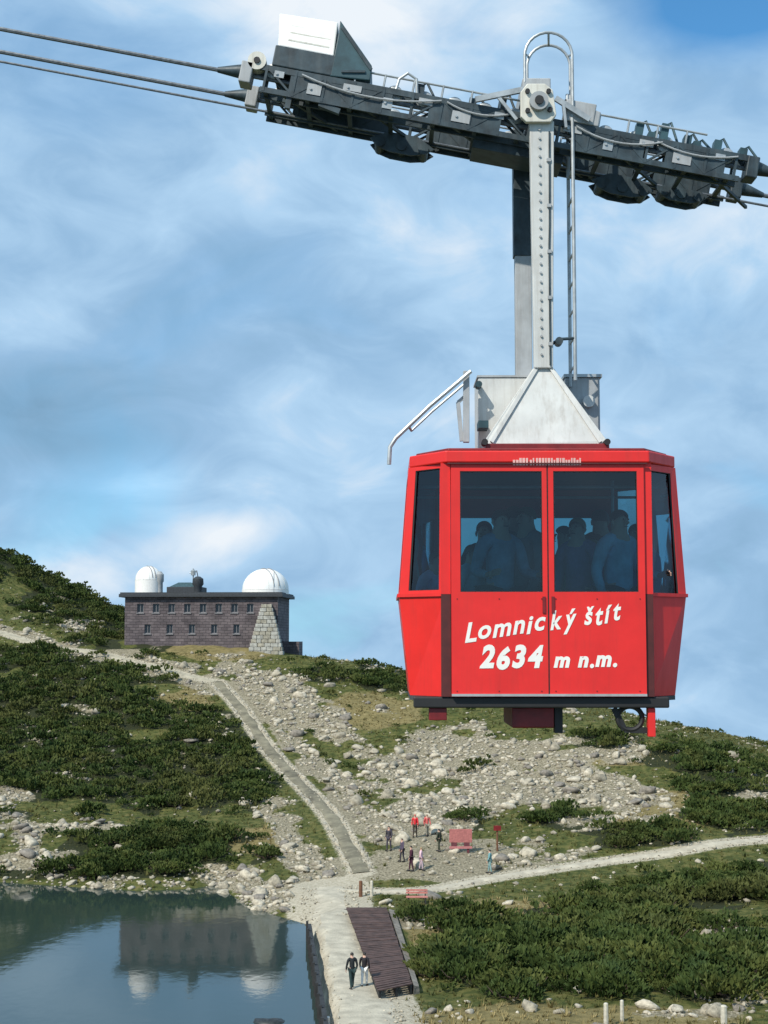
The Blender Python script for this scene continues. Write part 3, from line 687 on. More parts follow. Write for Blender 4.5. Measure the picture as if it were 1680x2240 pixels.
    b = MB(); b.box((xa, YF-.034, zb+.004), (xb, YF-.0215, zb+.024)); obj('door_sill', b, M['grey_mid'], root)
    for px in (1000, 1092, 1185, 1216, 1306, 1400):
        for py in (1310, 1512):
            c_ = q(px, py, yd); b = MB(); b.cyl(Vector((c_.x, yd-.004, c_.z)), Vector((c_.x, yd+.001, c_.z)), .006, 8); obj('rivet', b, M['red_dark'], root)
    # belt moulding over the corners
    for i, j in ((0, 1), (2, 3), (3, 4), (7, 0), (4, 5), (6, 7), (5, 6)):
        b = MB(); n = (r1[j]-r1[i]).cross(Vector((0, 0, 1))).normalized()*.006; b.bar(r1[i]+n, r1[j]+n, .022, .03); obj('belt_moulding', b, M['red'], root)
    # top fascia and roof
    a, c = q(896, 987, YE).x, q(1475, 987, YE).x
    def fr(z, g=0): return [Vector((a-g, YE-g, z)), Vector((xl-g*.4, YF-.03-g, z)), Vector((xr+g*.4, YF-.03-g, z)), Vector((c+g, YE-g, z)), Vector((c+g, YR+g, z)), Vector((xr, YB+.03+g, z)), Vector((xl, YB+.03+g, z)), Vector((a-g, YR+g, z))]
    b = MB(); lo = fr(zt+.002); b.prism(lo, (0, 0, zroof-zt)); fas = obj('roof_fascia', b, M['red'], root, bevel=.012)
    b = MB()
    xx = 1122; rr = random.Random(5)
    yf = YF-.03
    # small pale lettering on the fascia, too small to read in the photograph: plain upright strokes
    while xx < 1268:
        w = rr.uniform(3, 6); A = q(xx, 1018, yf); B = q(xx+w, 1002+rr.choice((0, 0, 4)), yf)
        b.box((A.x, yf-.004, A.z), (B.x, yf-.0015, B.z)); xx += w+rr.choice((1.5, 2, 2, 4))
    obj('lettering', b, M['fascia_letter'], fas)
    b = MB(); b.prism(fr(zroof+.002, -.06), (0, 0, .03)); obj('roof', b, M['red_dark'], root, bevel=.01)
    b = MB(); fl = [v.copy() for v in r0]; b.prism([v+Vector((0, 0, -.04)) for v in fl], (0, 0, .038)); obj('floor', b, M['interior'], root)
    b = MB(); ci = [Vector((xm+(v.x-xm)*.97, 13.43+(v.y-13.43)*.95, zt-.05)) for v in r2]; b.prism(ci, (0, 0, .045)); obj('ceiling', b, M['interior'], root)
    b = MB()
    for y in (12.95, 13.9): b.tube([(q(915, 1300, YE).x, y, zt-.16), (q(1460, 1300, YE).x, y, zt-.16)], .013, 8)
    for x in (q(1000, 1300, YF).x, q(1380, 1300, YF).x): b.tube([(x, 13.43, zb), (x, 13.43, zt-.05)], .015, 8)
    obj('grab_rail', b, M['steel'], root, smooth=True)
    # bumper and undercarriage
    A, B = q(905, 1530, YF), q(1466, 1549, YF)
    b = MB(); b.box((A.x, YF+.02, B.z), (B.x, YF+.16, zb-.002)); obj('bumper', b, M['rubber'], root, bevel=.012)
    b = MB(); b.box((A.x, YB-.14, B.z), (B.x, YB, zb-.002)); obj('bumper', b, M['rubber'], root, bevel=.012)
    z0 = B.z
    A, B = q(1119, 1548, 12.75), q(1211, 1592, 12.75)
    b = MB(); b.box((A.x, 12.7, B.z), (B.x, 13.6, z0-.002)); bo = obj('undercarriage_box', b, M['red_dark'], root, bevel=.012)
    b = MB(); A2, B2 = q(1214, 1550, 12.7), q(1232, 1604, 12.7); b.box((A2.x, 12.72, B2.z), (B2.x, 12.84, z0-.002)); obj('damper_strut', b, M['rubber'], root)
    # right-hand guide foot: red leg, ring guide between
    A, B = q(1415, 1549, 12.62), q(1432, 1611, 12.62); b = MB(); b.box((A.x, 12.56, B.z), (B.x, 12.66, z0-.002)); obj('guide_foot', b, M['red'], root, bevel=.006)
    cx, cz = q(1378, 1571, 12.62).x, q(1378, 1571, 12.62).z; b = MB()
    b.tube([Vector((cx+.105*math.cos(t), 12.62, cz+.10*math.sin(t))) for t in np.linspace(0, 2*math.pi, 28, endpoint=False)], .022, 8, closed=True); obj('guide_ring', b, M['rubber'], root, smooth=True)
    b = MB(); b.bar(q(1343, 1549, 12.62), q(1366, 1596, 12.62), .03, .05); b.bar(q(1366, 1596, 12.62), q(1418, 1598, 12.62), .03, .05); obj('guide_bracket', b, M['rubber'], root)
    A, B = q(938, 1549, 12.62), q(977, 1575, 12.62); b = MB(); b.box((A.x, 12.56, B.z), (B.x, 12.7, z0-.002)); obj('guide_foot', b, M['red_dark'], root, bevel=.006)
    A, B = q(905, 1549, 12.62), q(962, 1553, 12.62)
    # ---- hanger foot on the roof
    ztop = zroof+.034
    b = MB(); A, B = q(1060, 978, 12.7), q(1330, 970, 12.7); b.box((A.x, 12.62, ztop), (B.x, 14.2, ztop+.05)); obj('roof_frame', b, M['red_dark'], root, bevel=.008)
    zp = ztop+.05
    for (y0, y1, nm) in ((12.70, 12.90, 'hanger_plate'), (14.10, 13.94, 'hanger_plate')):
        bl, br = q(1060, 962, 12.7), q(1328, 962, 12.7); tl, tr = q(1166, 806, 12.9), q(1212, 806, 12.9)
        b = MB(); b.prism([Vector((bl.x, y0, zp)), Vector((br.x, y0, zp)), Vector((br.x, y0, zp+.035)), Vector((tr.x, y1, tr.z)), Vector((tl.x, y1, tl.z)), Vector((bl.x, y0, zp+.035))], (0, .035 if y0 < 13 else -.035, 0)); o = obj(nm, b, M['grey'], root, bevel=.006)
        b = MB(); d = -.012 if y0 < 13 else .012
        for (P0, P1) in ((Vector((bl.x+.06, y0+d, zp+.02)), Vector((tl.x+.03, y1+d, tl.z))), (Vector((br.x-.06, y0+d, zp+.02)), Vector((tr.x-.03, y1+d, tr.z)))): b.bar(P0, P1, .03, .02, (0, 1, 0))
        obj('stiffener', b, M['grey'], o)
    b = MB(); b.hexa([Vector((bl.x+.1, 12.74, zp)), Vector((br.x-.1, 12.74, zp)), Vector((br.x-.1, 14.06, zp)), Vector((bl.x+.1, 14.06, zp)), Vector((tl.x+.02, 12.95, tl.z)), Vector((tr.x-.02, 12.95, tr.z)), Vector((tr.x-.02, 13.92, tr.z)), Vector((tl.x+.02, 13.92, tl.z))]); obj('hanger_cone', b, M['grey'], root)
    for px in (1060, 1327):
        c_ = q(px, 968, 12.64); b = MB(); b.cyl(Vector((c_.x, 12.59, c_.z)), Vector((c_.x, 12.71, c_.z)), .028, 14); obj('bolt', b, M['rubber'], root, smooth=True)
    # ---- columns
    ztopc = q(1187, 268, 12.9).z; zlow = tl.z-.002
    A, B = q(1167, 700, 12.9), q(1208, 700, 12.9)
    b = MB(); t0, t1 = q(1158, 275, 12.9), q(1211, 275, 12.9)
    b.hexa([Vector((A.x, 12.86, zlow)), Vector((B.x, 12.86, zlow)), Vector((B.x, 12.96, zlow)), Vector((A.x, 12.96, zlow)), Vector((t0.x, 12.86, ztopc)), Vector((t1.x, 12.86, ztopc)), Vector((t1.x, 12.96, ztopc)), Vector((t0.x, 12.96, ztopc))])
    fc = obj('front_column', b, M['grey'], root, bevel=.008)
    b = MB()
    for k in range(26):
        z = zlow+.12+(ztopc-zlow-.2)*k/25; b.cyl(Vector((XC+.004, 12.845, z)), Vector((XC+.004, 12.862, z)), .011, 8)
    obj('bolt_row', b, M['grey_mid'], fc)
    b = MB(); xw = q(1203, 700, 12.85).x; b.tube([Vector((xw, 12.85, zlow+.02)), Vector((xw, 12.85, zlow+1.1)), Vector((xw+.006, 12.85, zlow+1.3)), Vector((xw+.012, 12.85, ztopc-.1))], .008, 6); obj('conduit', b, M['dark_steel'], fc, smooth=True)
    for k in range(6):
        z = zlow+.2+k*.42; b = MB(); b.box((xw-.016, 12.843, z), (xw+.022, 12.859, z+.03)); obj('conduit_clip', b, M['grey_mid'], fc)
    A, B = q(1127, 700, 13.9), q(1163, 700, 13.9)
    zr0 = q(1145, 816, 13.9).z; zr1 = q(1145, 250, 13.9).z
    b = MB(); b.box((A.x, 13.86, zr0-.25), (B.x, 13.98, zr1)); obj('rear_column', b, M['grey_mid'], root, bevel=.008)
    b = MB(); b.box((A.x-.012, 13.848, q(1145, 562, 13.9).z), (B.x+.012, 13.992, zr1-.15)); obj('column_sleeve', b, M['dark_steel'], root, bevel=.006)  # darker box around the upper part of the rear column
    b = MB(); b.box((A.x, 12.97, zr1-.14), (q(1208, 300, 12.9).x, 13.98, zr1)); obj('column_yoke', b, M['grey_mid'], root, bevel=.01)
    # head with pivot
    b = MB(); L0, R0 = q(1138, 225, 12.84), q(1216, 225, 12.84); zt_, zb_ = q(1180, 186, 12.84).z, q(1180, 270, 12.84).z
    b.prism([Vector((L0.x, 12.80, zb_+.05)), Vector((L0.x+.05, 12.80, zb_)), Vector((R0.x-.05, 12.80, zb_)), Vector((R0.x, 12.80, zb_+.07)), Vector((R0.x-.03, 12.80, zt_-.06)), Vector((R0.x-.10, 12.80, zt_)), Vector((L0.x+.06, 12.80, zt_)), Vector((L0.x, 12.80, zt_-.08))], (0, .06, 0)); hd = obj('hanger_head', b, M['cream'], root, bevel=.008)
    b = MB(); pc = Vector(((L0.x+R0.x)/2, 0, (zt_+zb_)/2)); b.cyl(Vector((pc.x, 12.74, pc.z)), Vector((pc.x, 12.80, pc.z)), .085, 24); obj('pivot_cap', b, M['grey_mid'], hd, smooth=True)
    b = MB(); b.cyl(Vector((pc.x, 12.72, pc.z)), Vector((pc.x, 12.742, pc.z)), .04, 16); obj('pivot_pin', b, M['rubber'], hd, smooth=True)
    for dx, dz in ((-.10, .10), (.09, .10), (-.10, -.08), (.10, -.07)):
        b = MB(); b.cyl(Vector((pc.x+dx, 12.77, pc.z+dz)), Vector((pc.x+dx, 12.802, pc.z+dz)), .022, 10); obj('bolt', b, M['rubber'], hd, smooth=True)
    b = MB(); b.cyl(Vector((pc.x, 12.86, pc.z)), Vector((pc.x, 13.95, pc.z)), .06, 20); obj('pivot_axle', b, M['dark_steel'], root, smooth=True)
    b = MB(); P_ = q(1110, 205, 12.95); b.bar(q(1040, 218, 12.95), q(1146, 196, 12.95), .035, .05); b.bar(q(1085, 206, 12.95), q(1130, 262, 12.95), .025, .03); obj('head_brace', b, M['steel'], root)
    b = MB(); b.bar(q(1215, 215, 12.95), q(1290, 262, 12.95), .03, .05); b.bar(q(1232, 228, 12.95), q(1238, 280, 12.95), .025, .04); obj('head_brace', b, M['steel'], root)
    # ---- ladder with hoops
    b = MB(); zl0 = q(1256, 832, 13.0).z; zl1 = q(1256, 130, 13.0).z; xlad = q(1256, 600, 13.0).x
    for y in (13.0, 13.34): b.tube([Vector((xlad, y, zl0)), Vector((xlad, y, zl1+(.0 if y < 13.2 else -.2)))], .017, 8)
    lad = obj('ladder', b, M['steel'], root, smooth=True)
    k = 0; z = zl0+.14; rung = None
    while z < zl1-.25:
        if rung is None:
            b = MB(); b.tube([Vector((xlad, 13.0, z)), Vector((xlad, 13.34, z))], .011, 6); rung = obj('rung', b, M['steel'], lad, origin=(xlad, 13.17, z), smooth=True); z_first = z
        else: dup(rung, Vector(rung.location)+Vector((0, 0, z-z_first)), lad)
        z += .26
    for y, topy, w0, w1 in ((12.98, 71, 1148, 1252), (13.34, 99, 1153, 1247)):
        L_, R_ = q(w0, 150, y), q(w1, 150, y); zt2 = q(1200, topy, y).z; rad = (R_.x-L_.x)/2; cx = (L_.x+R_.x)/2; b = MB()
        pts = [Vector((L_.x, y, q(w0, 180, y).z)), Vector((L_.x, y, zt2-rad))]+[Vector((cx-rad*math.cos(t), y, zt2-rad+rad*math.sin(t))) for t in np.linspace(.15, math.pi-.15, 12)]+[Vector((R_.x, y, zt2-rad)), Vector((R_.x, y, q(w1, 232, y).z))]
        b.tube(pts, .014, 8); obj('safety_hoop', b, M['steel'], root, smooth=True)
    b = MB()
    for (a_, c_) in (((1150, 150), (1251, 150)), ((1150, 120), (1150, 175))):
        pass
    b.tube([q(1150, 120, 12.98), q(1155, 122, 13.34)], .011, 6); b.tube([q(1250, 120, 12.98), q(1245, 122, 13.34)], .011, 6); b.tube([q(1200, 71, 12.98), q(1200, 99, 13.34)], .011, 6); obj('hoop_strap', b, M['steel'], root)
    b = MB(); b.tube([q(1208, 752, 12.92), q(1224, 742, 12.95), q(1256, 740, 13.0)], .014, 8); c_ = q(1222, 748, 12.93); b.cyl(c_+Vector((0, -.06, .0)), c_+Vector((0, .06, 0)), .035, 12); obj('ladder_bracket', b, M['dark_steel'], root)
    # ---- roof equipment: grey box to the left, cabinet to the right, rescue davit
    A, B = q(1046, 952, 13.25), q(1172, 828, 13.25); b = MB(); b.box((A.x, 13.2, ztop), (B.x, 13.75, B.z)); bx_ = obj('roof_box', b, M['grey'], root, bevel=.008)
    b = MB(); b.box((A.x-.01, 13.19, B.z+.002), (B.x+.01, 13.76, B.z+.02)); obj('box_lid', b, M['grey_mid'], bx_)
    b = MB(); c_ = q(1047, 842, 13.1); b.cyl(c_+Vector((0, -.05, 0)), c_+Vector((0, .08, 0)), .03, 12); c_ = q(1057, 930, 13.0); b.box(c_+Vector((-.045, -.05, -.03)), c_+Vector((.045, .18, .035))); obj('latch', b, M['dark_teal'], bx_)
    A, B = q(1236, 940, 13.4), q(1310, 828, 13.4); b = MB(); b.box((A.x, 13.35, ztop), (B.x, 13.85, B.z)); cb = obj('equipment_cabinet', b, M['grey_mid'], root, bevel=.008)
    b = MB(); b.box((A.x-.012, 13.33, B.z+.002), (B.x+.02, 13.87, B.z+.03)); obj('cabinet_lid', b, M['steel'], cb)
    c_ = q(1288, 878, 13.3); b = MB(); b.cyl(c_+Vector((0, -.02, 0)), c_+Vector((0, .07, 0)), .055, 20); obj('cabinet_dial', b, M['grey'], cb, smooth=True)
    b = MB()
    b.bar(q(1020, 968, 13.0), q(1020, 812, 13.0), .055, .06); obj('davit_post', b, M['grey_mid'], root, bevel=.005)
    b = MB(); b.bar(q(1010, 965, 13.02), q(1002, 880, 13.02), .035, .04); b.bar(q(1002, 880, 13.02), q(1018, 866, 13.02), .03, .03); obj('davit_brace', b, M['grey_mid'], root)
    b = MB(); b.tube([q(1030, 812, 12.93), q(940, 888, 12.93), q(866, 958, 12.93), q(853, 978, 12.93), q(851, 1016, 12.93)], .019, 8); ar = obj('davit_arm', b, M['steel'], root, smooth=True)
    b = MB(); b.tube([q(1018, 838, 13.1), q(945, 900, 13.1), q(900, 942, 13.1)], .012, 8); b.tube([q(900, 942, 13.1), q(895, 934, 12.94)], .012, 8); obj('davit_stay', b, M['steel'], root, smooth=True)
    # ---- wheel carriage, sloping with the ropes
    S0 = (at(541, 200, 13.1).x-XC)/math.cos(TH); S1 = (at(1640, 372, 13.1).x-XC)/math.cos(TH)
    def cbox(b, s0, s1, y0, y1, n0, n1):
        b.hexa([car(s0, y0, n0), car(s1, y0, n0), car(s1, y1, n0), car(s0, y1, n0), car(s0, y0, n1), car(s1, y0, n1), car(s1, y1, n1), car(s0, y1, n1)])
    for yy in (13.02, 13.18, 13.62, 13.78):          # side plates of the two rope lanes: chords, posts and diagonals
        b = MB(); cbox(b, S0, S1, yy-.012, yy+.012, .045, .10); cbox(b, S0+.15, S1-.1, yy-.012, yy+.012, -.16, -.11)
        ss = np.linspace(S0+.18, S1-.15, 17)
        for i, s in enumerate(ss):
            b.bar(car(s, yy, -.15), car(s, yy, .09), .022, .03, (0, 1, 0))
            if i < 16 and i not in (4, 9): b.bar(car(s, yy, -.14 if i % 2 else .08), car(ss[i+1], yy, .08 if i % 2 else -.14), .018, .028, (0, 1, 0))
        for (sa, sb) in ((-2.3, -1.35), (-1.0, -.35), (.35, 1.0), (1.2, 1.75)): cbox(b, sa, sb, yy-.009, yy+.009, -.115, .05)
        obj('carriage_frame', b, M['dark_steel'], root)
    gp = None
    for i, s in enumerate(np.linspace(S0+.3, S1-.3, 13)):
        if abs(s) < .2: continue
        b = MB(); w = .045+.02*(i % 3); cbox(b, s-w, s+w, 13.002, 13.007, -.10 if i % 2 else .0, .0 if i % 2 else .06); obj('gusset_plate', b, M['grey_mid'] if i % 3 else M['steel'], root)
        b = MB(); b.cyl(car(s-w*.5, 12.99, .03 if i % 2 == 0 else -.05), car(s-w*.5, 13.003, .03 if i % 2 == 0 else -.05), .012, 8); obj('bolt', b, M['steel'], root)
    for (sa, sb, sag, y) in ((-2.2, -.9, .09, 12.985), (-.85, -.25, .06, 12.99), (.35, 1.15, .08, 12.985), (1.1, 1.85, .06, 12.99)):
        b = MB(); b.tube([car(sa+(sb-sa)*t, y, .06-sag*4*t*(1-t)) for t in np.linspace(0, 1, 10)], .009, 6); obj('hose', b, M['grey_mid'], root, smooth=True)
    b = MB()
    for s in np.linspace(S0+.2, S1-.2, 12): cbox(b, s-.02, s+.02, 13.02, 13.78, -.145, -.115)
    for s in np.linspace(S0+.35, S1-.35, 6): b.bar(car(s, 13.05, -.13), car(s+.5, 13.75, -.13), .025, .03)
    obj('cross_member', b, M['dark_steel'], root)
    # wheels, each on its own axle, running on the ropes
    wh = None
    for lane in (13.10, 13.70):
        for s in np.linspace(S0+.24, S1-.24, 16):
            if wh is None:
                w = MB(); w.lathe([(.03, -.03), (.062, -.03), (.076, -.022), (.058, -.006), (.058, .006), (.076, .022), (.062, .03), (.03, .03)], Vector((0, 0, 0)), 20, axis='y')
                me = w.mesh('wheel', (0, 0, 0), True); me.materials.append(M['steel']); wh = bpy.data.objects.new('wheel', me); col.objects.link(wh); wh.parent = root; o = wh
            else: o = dup(wh, None, root)
            o.location = car(s, lane, .08)-Vector(root.location)
    # rocker beams slung below
    for (sa, sb, yy, na) in ((-1.52, -.90, 13.62, -.31), (.62, 1.22, 13.62, -.31), (1.22, 1.75, 13.66, -.25)):
        b = MB(); m_ = (sa+sb)/2
        for y in (yy-.08, yy+.12):
            b.prism([car(sa, y, na+.10), car(sa+.08, y, na+.03), car(m_-.1, y, na), car(m_+.1, y, na), car(sb-.08, y, na+.03), car(sb, y, na+.10), car(m_+.14, y, -.12), car(m_-.14, y, -.12)], (0, .022, 0))
        for s in (sa+.1, m_, sb-.1): b.cyl(car(s, yy-.1, na+.075), car(s, yy+.15, na+.075), .05, 14)
        obj('rocker_beam', b, M['dark_steel'], root)
    b = MB(); b.bar(car(-2.28, 13.05, -.15), car(-2.28, 13.05, -.26), .05, .05); b.bar(car(-2.0, 13.05, -.16), car(-1.8, 13.05, -.2), .06, .05); obj('brake_shoe', b, M['dark_steel'], root)
    b = MB(); cbox(b, -.55, .3, 13.2, 13.6, -.24, -.15); b.bar(car(.15, 12.99, -.2), car(.15, 12.99, -.42), .03, .05); obj('brake_housing', b, M['dark_steel'], root, bevel=.006)
    # tapered rope guides at the ends
    for yy in (13.10, 13.70):
        for e, sg in ((S0, -1), (S1, 1)):
            b = MB(); b.tube([car(e, yy, .03), car(e+sg*.10, yy, .02), car(e+sg*.28, yy, .0)], [.075, .06, .026], 12); obj('rope_guide', b, M['dark_steel'], root, smooth=True)
            b = MB(); cbox(b, e-.06 if sg < 0 else e-.05, e+.05 if sg < 0 else e+.06, yy-.10, yy+.10, -.10, .10); obj('end_bracket', b, M['grey_mid'] if sg < 0 else M['dark_steel'], root, bevel=.01)
    # machine house above the upper end: dark base, white cover, dark sloping cowl
    sL, sR = (at(594, 101, 12.98).x-XC)/math.cos(TH), (at(716, 122, 12.98).x-XC)/math.cos(TH)
    b = MB(); cbox(b, sL-.02, sR+.02, 13.0, 13.8, .105, .30); obj('machine_base', b, M['dark_steel'], root, bevel=.01)
    b = MB(); b.prism([car(sL, 13.02, .303), car(sR, 13.02, .303), car(sR-.03, 13.10, .66), car(sL-.06, 13.10, .64), ], (0, .62, 0)); wc = obj('machine_cover', b, M['white'], root, bevel=.012)
    b = MB()
    for n in (.38, .46, .53): b.bar(car(sL+.08, 13.025+(n-.303)*.27-.006, n), car(sR-.06, 13.025+(n-.303)*.27-.006, n), .012, .014)
    obj('cover_rib', b, M['cream'], wc)
    sD = (at(804, 130, 12.98).x-XC)/math.cos(TH)
    b = MB(); b.prism([car(sR+.004, 13.0, .10), car(sD, 13.0, .13), car(sD-.01, 13.0, .27), car(sR-.005, 13.0, .64), car(sR+.004, 13.0, .50)], (0, .7, 0)); cw = obj('machine_cowl', b, M['dark_teal'], root, bevel=.01)
    b = MB(); b.bar(car(sR+.03, 12.994, .57), car(sD-.01, 12.994, .23), .018, .03); b.bar(car(sR+.10, 12.994, .16), car(sD-.06, 12.994, .20), .018, .02); obj('cowl_rib', b, M['dark_steel'], cw)
    b = MB(); b.cyl(car(sL-.16, 13.0, .12), car(sL-.16, 13.12, .12), .085, 20); o = obj('rope_sheave', b, M['cream'], root, smooth=True)
    b = MB(); b.cyl(car(sL-.16, 12.985, .12), car(sL-.16, 13.0, .12), .03, 12); obj('axle_cap', b, M['rubber'], o)
    # walkway rail along the top
    b = MB(); 
    def rail(s0, s1, n, y): b.tube([car(s, y, n) for s in np.linspace(s0, s1, 8)], .010, 6)
    sa = (at(912, 205, 13.0).x-XC)/math.cos(TH)
    for y in (13.02, 13.78):
        rail(sa-.9+.3, -.18, .21, y); rail(.28, S1-.45, .22, y)
        for s in list(np.arange(sa-.6, -.15, .27))+list(np.arange(.28, S1-.4, .27)): b.tube([car(s, y, .10), car(s, y, .22)], .010, 6)
    sc0 = (at(862, 190, 13.0).x-XC)/math.cos(TH); sc1 = (at(908, 200, 13.0).x-XC)/math.cos(TH)
    b.tube([car(sc0, 13.02, .10), car(sc0+.01, 13.02, .2), car((sc0+sc1)/2-.02, 13.02, .27), car(sc1-.03, 13.02, .23), car(sc1, 13.02, .10)], .014, 8)
    obj('walkway_rail', b, M['steel'], root)
    for s, h in ((.93, .13), (1.05, .06), (1.16, .16), (1.38, .09), (1.47, .05), (1.66, .10), (1.90, .07), (sc1+.02, .1), (-.35, .13), (-.62, .06)):
        b = MB(); cbox(b, s-.035, s+.035, 13.04, 13.16, .102, .102+h); b.tube([car(s, 13.10, .10+h), car(s+.05, 13.12, .15+h), car(s+.14, 13.1, .12)], .012, 6); obj('lubricator', b, M['dark_teal'] if s > 0 else M['dark_steel'], root)
    b = MB(); cbox(b, .22, .50, 12.99, 13.2, .10, .30); b.prism([car(.2, 13.0, .305), car(.55, 13.0, .24), car(.55, 13.0, .10), car(.505, 13.0, .10)], (0, .15, 0)); obj('junction_box', b, M['grey_mid'], root, bevel=.01)
    return zb
CAB_FLOOR = cable_car()

# ------------------------------------------------------------------ people
def cloth(name, c): return mat(name, c, .85, var=.15, scale=8)
SKIN = mat('skin', (.58, .36, .27), .6, var=.05)
HAIRS = [mat('dark_hair', (.02, .015, .012), .6), mat('brown_hair', (.09, .05, .03), .6), mat('fair_hair', (.30, .21, .11), .6)]
_cm = {}
def cmat(c):
    k = tuple(round(x, 3) for x in c)
    if k not in _cm: _cm[k] = cloth('cloth_%d' % len(_cm), c)
    return _cm[k]
def skin_obj(name, verts, edges, radii, root_i, m, parent, lev=1):
    me = bpy.data.meshes.new(name); me.from_pydata(verts, edges, []); me.materials.append(m)
    o = bpy.data.objects.new(name, me); col.objects.link(o); o.parent = parent
    s = o.modifiers.new('skin', 'SKIN'); s.use_smooth_shade = True
    if not me.skin_vertices: me.skin_vertices.new()
    for i, r in enumerate(radii):
        me.skin_vertices[0].data[i].radius = (r, r) if not isinstance(r, tuple) else r
        me.skin_vertices[0].data[i].use_root = (i == root_i)
    u = o.modifiers.new('subsurf', 'SUBSURF'); u.levels = lev; u.render_levels = lev
    return o
def person(label, loc, face, h, top, legs, hair=0, group=None, stride=.12, bend=.0, armf=(.05, -.05), elbow=(.12, .12), pack=None, hat=None, bag=None):
    """loc: feet, face: heading angle (0 looks along +Y)"""
    root = thing('person', label, 'person', loc, group); root.rotation_euler = (0, 0, face)
    k = h/1.75
    J = {}
    def put(n, x, y, z): J[n] = (x*k, y*k, z*k)
    lean = bend
    put('pel', 0, 0, .95); put('bel', 0, lean*.3, 1.10); put('che', 0, lean*.7, 1.30); put('nek', 0, lean, 1.46); put('hd0', 0, lean+.015, 1.525); put('hd1', 0, lean+.03, 1.605); put('hd2', 0, lean+.015, 1.685)
    for s, n in ((-1, 'l'), (1, 'r')):
        st = stride*s
        put(n+'hip', s*.095, 0, .90); put(n+'kne', s*.10, st*.55+.03, .49); put(n+'ank', s*.10, st, .09); put(n+'toe', s*.115, st+.17, .035)
        a = armf[0 if s < 0 else 1]; e = elbow[0 if s < 0 else 1]
        put(n+'tra', s*.09, lean*.93, 1.445); put(n+'sho', s*.185, lean*.9, 1.40); put(n+'elb', s*.245, lean*.7+a, 1.13); put(n+'wri', s*.24, lean*.6+a+e, .90 if e < .2 else 1.10); put(n+'pal', s*.235, lean*.6+a+e*1.25, .83 if e < .2 else 1.11)
    names = list(J); ix = {n: i for i, n in enumerate(names)}
    E = [('pel', 'bel'), ('bel', 'che'), ('che', 'nek'), ('nek', 'hd0'), ('hd0', 'hd1'), ('hd1', 'hd2')]
    for n in 'lr': E += [('pel', n+'hip'), (n+'hip', n+'kne'), (n+'kne', n+'ank'), (n+'ank', n+'toe'), ('nek', n+'tra'), (n+'tra', n+'sho'), (n+'sho', n+'elb'), (n+'elb', n+'wri'), (n+'wri', n+'pal')]
    rad = {'pel': .13, 'bel': .12, 'che': .135, 'nek': .046, 'hd0': .068, 'hd1': .092, 'hd2': .06, 'hip': .088, 'kne': .055, 'ank': .04, 'toe': .035, 'tra': .054, 'sho': .060, 'elb': .04, 'wri': .027, 'pal': .034}
    def rr(n): return rad.get(n, rad.get(n[1:], .05))*k
    body = skin_obj('body', [J[n] for n in names], [(ix[a], ix[b]) for a, b in E], [rr(n)*.93 for n in names], 0, SKIN, root)
    # jacket
    def sub(nm, sel, edges, grow, m, rooti=0):
        id_ = {n: i for i, n in enumerate(sel)}
        return skin_obj(nm, [J[n] for n in sel], [(id_[a], id_[b]) for a, b in edges], [rr(n)*grow+.012*k for n in sel], rooti, m, root)
    put('col', 0, lean*.95, 1.455)
    rad['col'] = .050
    sel = ['bel', 'pel', 'che', 'col', 'ltra', 'lsho', 'lelb', 'lwri', 'rtra', 'rsho', 'relb', 'rwri']
    sub('jacket', sel, [('pel', 'bel'), ('bel', 'che'), ('che', 'col'), ('col', 'ltra'), ('ltra', 'lsho'), ('lsho', 'lelb'), ('lelb', 'lwri'), ('col', 'rtra'), ('rtra', 'rsho'), ('rsho', 'relb'), ('relb', 'rwri')], 1.08, cmat(top))
    sub('trousers', ['pel', 'lhip', 'lkne', 'lank', 'rhip', 'rkne', 'rank'], [('pel', 'lhip'), ('lhip', 'lkne'), ('lkne', 'lank'), ('pel', 'rhip'), ('rhip', 'rkne'), ('rkne', 'rank')], 1.04, cmat(legs))
    for n in 'lr':
        a, b = Vector(J[n+'ank']), Vector(J[n+'toe'])
        sh = MB(); sh.tube([a+Vector((0, -.06*k, -.04*k)), a+Vector((0, .02*k, -.035*k)), b+Vector((0, -.02*k, .01*k)), b+Vector((0, .05*k, 0))], [.05*k, .058*k, .05*k, .03*k], 10)
        me = sh.mesh('shoe', (0, 0, 0), True); me.materials.append(M['rubber']); o = bpy.data.objects.new('shoe', me); col.objects.link(o); o.parent = root
        # fingers and thumb rooted in the palm
        w, p_ = Vector(J[n+'wri']), Vector(J[n+'pal']); d = (p_-w).normalized(); s = -1 if n == 'l' else 1; fw = Vector((0, 1, 0)); fw = (fw-d*fw.dot(d)).normalized()
        hb = MB()
        for i, ln in enumerate((.075, .085, .08, .062)):
            o_ = p_+fw*(.028-.018*i)*k; hb.tube([o_-d*.01*k, o_+d*(.03+ln*.35)*k, o_+d*(.03+ln*.7)*k+Vector((-s*.012*k, 0, 0)), o_+d*(.025+ln)*k+Vector((-s*.03*k, 0, 0))], [.010*k, .0095*k, .009*k, .007*k], 6)
        o_ = p_-d*.02*k+fw*.02*k; hb.tube([o_, o_+fw*.028*k+d*.02*k, o_+fw*.035*k+d*.055*k], [.012*k, .011*k, .008*k], 6)
        me = hb.mesh('hand', (0, 0, 0), True); me.materials.append(SKIN); o = bpy.data.objects.new('hand', me); col.objects.link(o); o.parent = root
    hc = Vector(J['hd1'])
    fb = MB(); fb.tube([hc+Vector((0, .075*k, .03*k)), hc+Vector((0, .105*k, -.015*k)), hc+Vector((0, .085*k, -.025*k))], [.010*k, .016*k, .012*k], 8)
    for s in (-1, 1): fb.tube([hc+Vector((s*.080*k, -.01*k, .02*k)), hc+Vector((s*.087*k, -.012*k, -.005*k)), hc+Vector((s*.080*k, 0, -.035*k))], [.009*k, .013*k, .008*k], 8)
